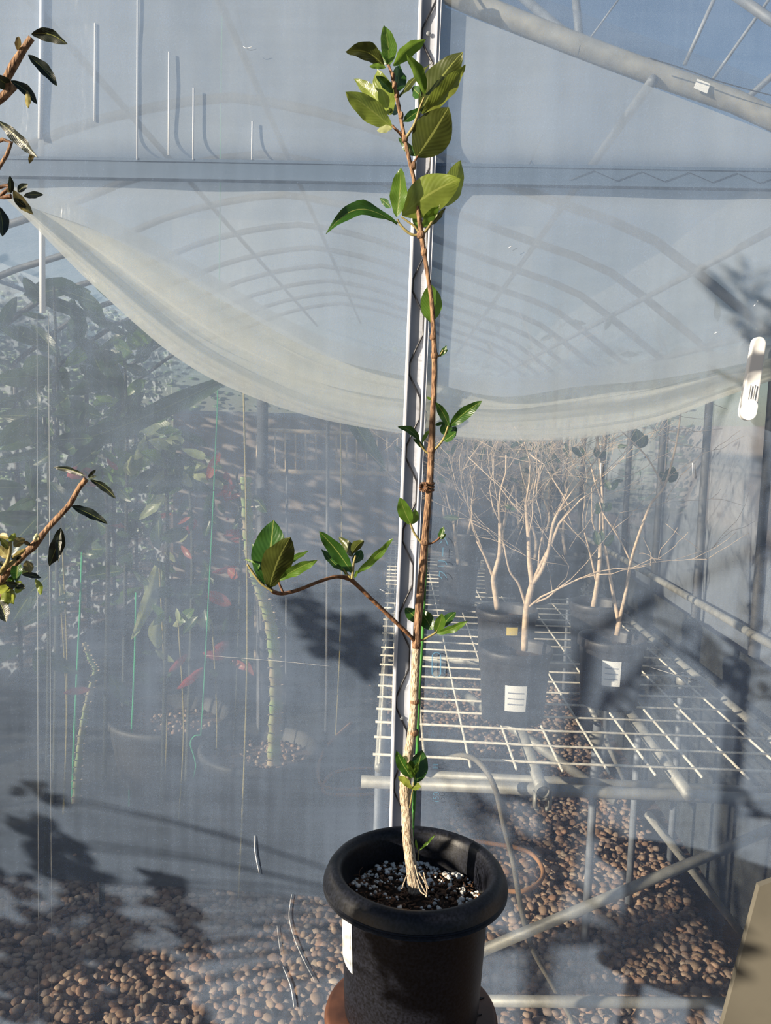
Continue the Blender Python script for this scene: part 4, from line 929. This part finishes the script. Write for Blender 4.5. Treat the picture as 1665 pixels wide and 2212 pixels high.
for lab_, pl in (('green bamboo-style cane at the far left', [(178, 1150), (174, 1290), (166, 1460), (158, 1640), (155, 1790)]), ('second green cane, nearer the planter', [(294, 1280), (292, 1390), (288, 1500), (280, 1680), (278, 1780)])):
    tag(MB().tube(catmull([G(x, y, 2.9) for x, y in pl], 4), .0038, 7).build('plant_cane', M_string), lab_, 'cane')
# single large leaves
def ground(p, q=None): return Vector((p.x, p.y, -.01))
def bigleaf(label, b, t, w_, d, mat, bow=0, cat='leaf', droop=.1):
    base = G(*b, d); tip = G(*t, d - .02); tt = thing('plant_leaf', label, cat, base)
    leaf(tt, base, tip, w_ / F * d, mat, 'blade', bow=bow / F * d, tilt=20, fold=.25, nu=20, nv=8, droop=droop)
    MB().tube(catmull([base, base.lerp(ground(base), .5) + EX * .02, ground(base)], 5), .0028, 6).build('stalk', M_twigg, tt)
bigleaf('long pale hanging leaf above the wide planter', (343, 1205), (284, 1382), 34, 2.8, M_leafy, -8)
bigleaf('bright yellow-green leaf near the string', (385, 1345), (420, 1315), 24, 2.8, M_leafb, 0)
bigleaf('withered beige leaf above the planter', (348, 1330), (340, 1402), 42, 2.8, M_leafy, 6)
bigleaf('round dull leaf right beside the string', (458, 1343), (424, 1343), 24, 2.8, M_leafy, 0)
bigleaf('very long dark green strap leaf crossing the left side', (525, 795), (-30, 1000), 46, 2.3, M_leafg, -26, droop=.0)
bigleaf('thick dark leaf pointing down before the railing', (735, 870), (833, 1018), 36, 3.0, M_leafg, 0, droop=0)
bigleaf('slender pale leaf low on the left', (128, 1255), (137, 1292), 9, 2.8, M_leafy, 0)
bigleaf('long translucent green leaf behind the shrub twig', (128, 1065), (142, 1200), 24, 2.8, M_leafg, 8)
# leafy houseplants with red and green leaves
def houseplant(label, px, pytop, pybot, d, seed, n, mats, spread):
    base = G(px, pybot, d); top = G(px + 6, pytop, d); t = thing('leafy_houseplant', label, 'plant', base)
    base.z = max(base.z, 0); rng = random.Random(seed)
    cp = catmull([Vector((base.x, base.y, 0)), base.lerp(top, .5) + EX * .02, top], 6); MB().tube(cp, [.008 * (1 - .5 * i / len(cp)) for i in range(len(cp))], 7).build('stem', M_dstem, t)
    for k in range(n):
        c = cp[rng.randrange(len(cp) // 3, len(cp))]; dr = Vector((rng.uniform(-1, 1), rng.uniform(-1, .4), rng.uniform(-.9, .5))).normalized()
        ln = rng.uniform(.05, .13) * spread; c = c + Vector((rng.uniform(-.07, .07), rng.uniform(-.05, .05), rng.uniform(-.05, .05))) * spread
        leaf(t, c, c + dr * ln, ln * rng.uniform(.25, .4), rng.choice(mats), nu=8, nv=4, tilt=rng.uniform(-50, 50), fold=.3, droop=.12, seed=k)
gm = [M_leafg, M_leafg, M_leafb, M_leafg]; rm = [M_leafg, M_leafr, M_leafg, M_leafy]
houseplant('bushy green houseplant hanging over the middle of the left side', 345, 950, 1400, 2.45, 1, 46, gm + [M_leafy], 1.1)
houseplant('houseplant with red and green leaves left of the string', 400, 1010, 1450, 2.8, 2, 42, rm, 1.0)
houseplant('red-leaved houseplant right of the string', 505, 1020, 1450, 2.9, 3, 34, [M_leafr, M_leafg, M_leafr, M_leafg], .9)
houseplant('small leafy houseplant at the far left behind the twig', 215, 1010, 1400, 2.3, 4, 26, gm + [M_leafr], .9)
houseplant('dark green houseplant near the left corner', 90, 900, 1400, 2.3, 5, 40, [M_leafg], 1.2)
houseplant('tall green houseplant under the curtain', 260, 700, 1300, 3.1, 6, 60, [M_leafg, M_leafg, M_leafb], 1.6)
houseplant('tall green houseplant nearest the left end post', 110, 620, 1300, 2.9, 7, 60, [M_leafg], 1.6)
# grey trunks/posts behind
for x, y0, y1, d, r, lab_ in ((567, 860, 1560, 3.0, 12, 'dark upright tree trunk left of the railing'), (708, 880, 1500, 3.2, 4, 'thin dark post in front of the railing'), (620, 950, 1500, 3.3, 3, 'thin grey stem behind the left branch'), (1100, 930, 1300, 5.5, 7, 'dark trunk far behind the bare trees'), (1205, 930, 1230, 5.2, 10, 'broad dark trunk far behind the bench')):
    tag(MB().tube([G(x, y0, d), G(x - 2, y1, d), ground(G(x - 3, y1, d))], r / F * d, 8).build('slim_trunk', M_post), lab_, 'trunk')
# pale timber railing
ra = thing('timber_railing', 'pale timber railing with upright bars far behind the left branch', 'railing', G(715, 1030, 4.6))
def rb(x0, y0, x1, y1, r, nm): MB().tube([G(x0, y0, 4.6), G(x1, y1, 4.6)], r / F * 4.6, 6).build(nm, M_rail, ra)
rb(560, 928, 880, 942, 5, 'top_rail'); rb(560, 1018, 880, 1024, 6, 'bottom_rail')
for x in range(572, 872, 22): rb(x, 932, x + 1, 1020, 2.2, 'bar')
for k in (560, 880):
    p = G(k, 1020, 4.6); MB().tube([Vector((p.x, p.y, p.z + .2)), Vector((p.x, p.y, -.02))], .02, 8).build('post', M_rail, ra)
# weed-sheet covered ground on the left and dark things at the back
struct(MB().grid(lambda u, v: L(XL + .02 + (-.12 - XL) * u, 2.45 - .1 * u + v * 4.8, .032 + .006 * math.sin(u * 30) * math.sin(v * 20)), 20, 30).build('trim_90', M_dark), 'dark weed sheet on the floor')
struct(MB().grid(lambda u, v: L(-.1 + 1.14 * u, 4.7 + v * 2.7, .030), 6, 6).build('trim_91', M_dark), 'dark weed sheet under the back of the bench')
struct(MB().grid(lambda u, v: L(XR - .03, FD + .03 + 6 * u, .0 + .80 * v), 20, 4).build('trim_92', M_dark), 'dark sheet standing in for the shade below the right rail')  # dark sheet painted in for the shade below the rail
struct(MB().grid(lambda u, v: L(XL + (XR - XL) * u, 7.5, -.02 + v * 1.55), 10, 6).build('wall_back', M_block), 'grey-brown back wall')
struct(MB().grid(lambda u, v: L(XL + (XR - XL) * u, 7.45, 1.5 + v * 1.7), 10, 6).build('wall_back.001', M_side), 'back wall film')
# block wall outside on the right, hedge outside on the left
bw = MB(); bw.box(L(3.2, 5.5, .75), EX * .06, EY * 5, EZ * .78); struct(bw.build('wall_outside', M_block, smooth=False), 'beige boundary wall seen through the right side film')
rs2 = np.random.RandomState(21)
def hedge(label, X0, X1, d0, d1, z0, z1, n, seed):
    q = np.random.RandomState(seed); t = thing('hedge', label, 'hedge', L((X0 + X1) / 2, (d0 + d1) / 2, 0))
    Pq = np.stack([X0 + q.rand(n) * (X1 - X0), d0 + q.rand(n) * (d1 - d0), z0 + q.rand(n) * (z1 - z0)], 1)
    W = Pq[:, :1] * np.array(EX)[None] + Pq[:, 1:2] * np.array(EY)[None]; W[:, 2] = Pq[:, 2]
    tag(scatter('foliage', M_hedge, W, .03 + .05 * q.rand(n), 1, seed, (1, .6, .25), t, .3), None, None, kind='stuff')
    MB().tube([L((X0 + X1) / 2, (d0 + d1) / 2, -.02), L((X0 + X1) / 2, (d0 + d1) / 2, z1 - .3)], .03, 8).build('trunk', M_bark, t)
hedge('green hedge outside the left wall of the greenhouse', -3.4, -2.3, 2.6, 8.0, .1, 2.3, 9500, 3)
hedge('unseen low bushes added left of the film wall to shade the gravel', -4.2, -2.35, .85, 1.35, .0, 1.0, 1800, 9)  # out-of-view bushes, added to shade the gravel inside on the left
hedge('dark bushes beyond the back wall', -3.0, 3.0, 8.6, 9.6, .2, 2.3, 2600, 4)
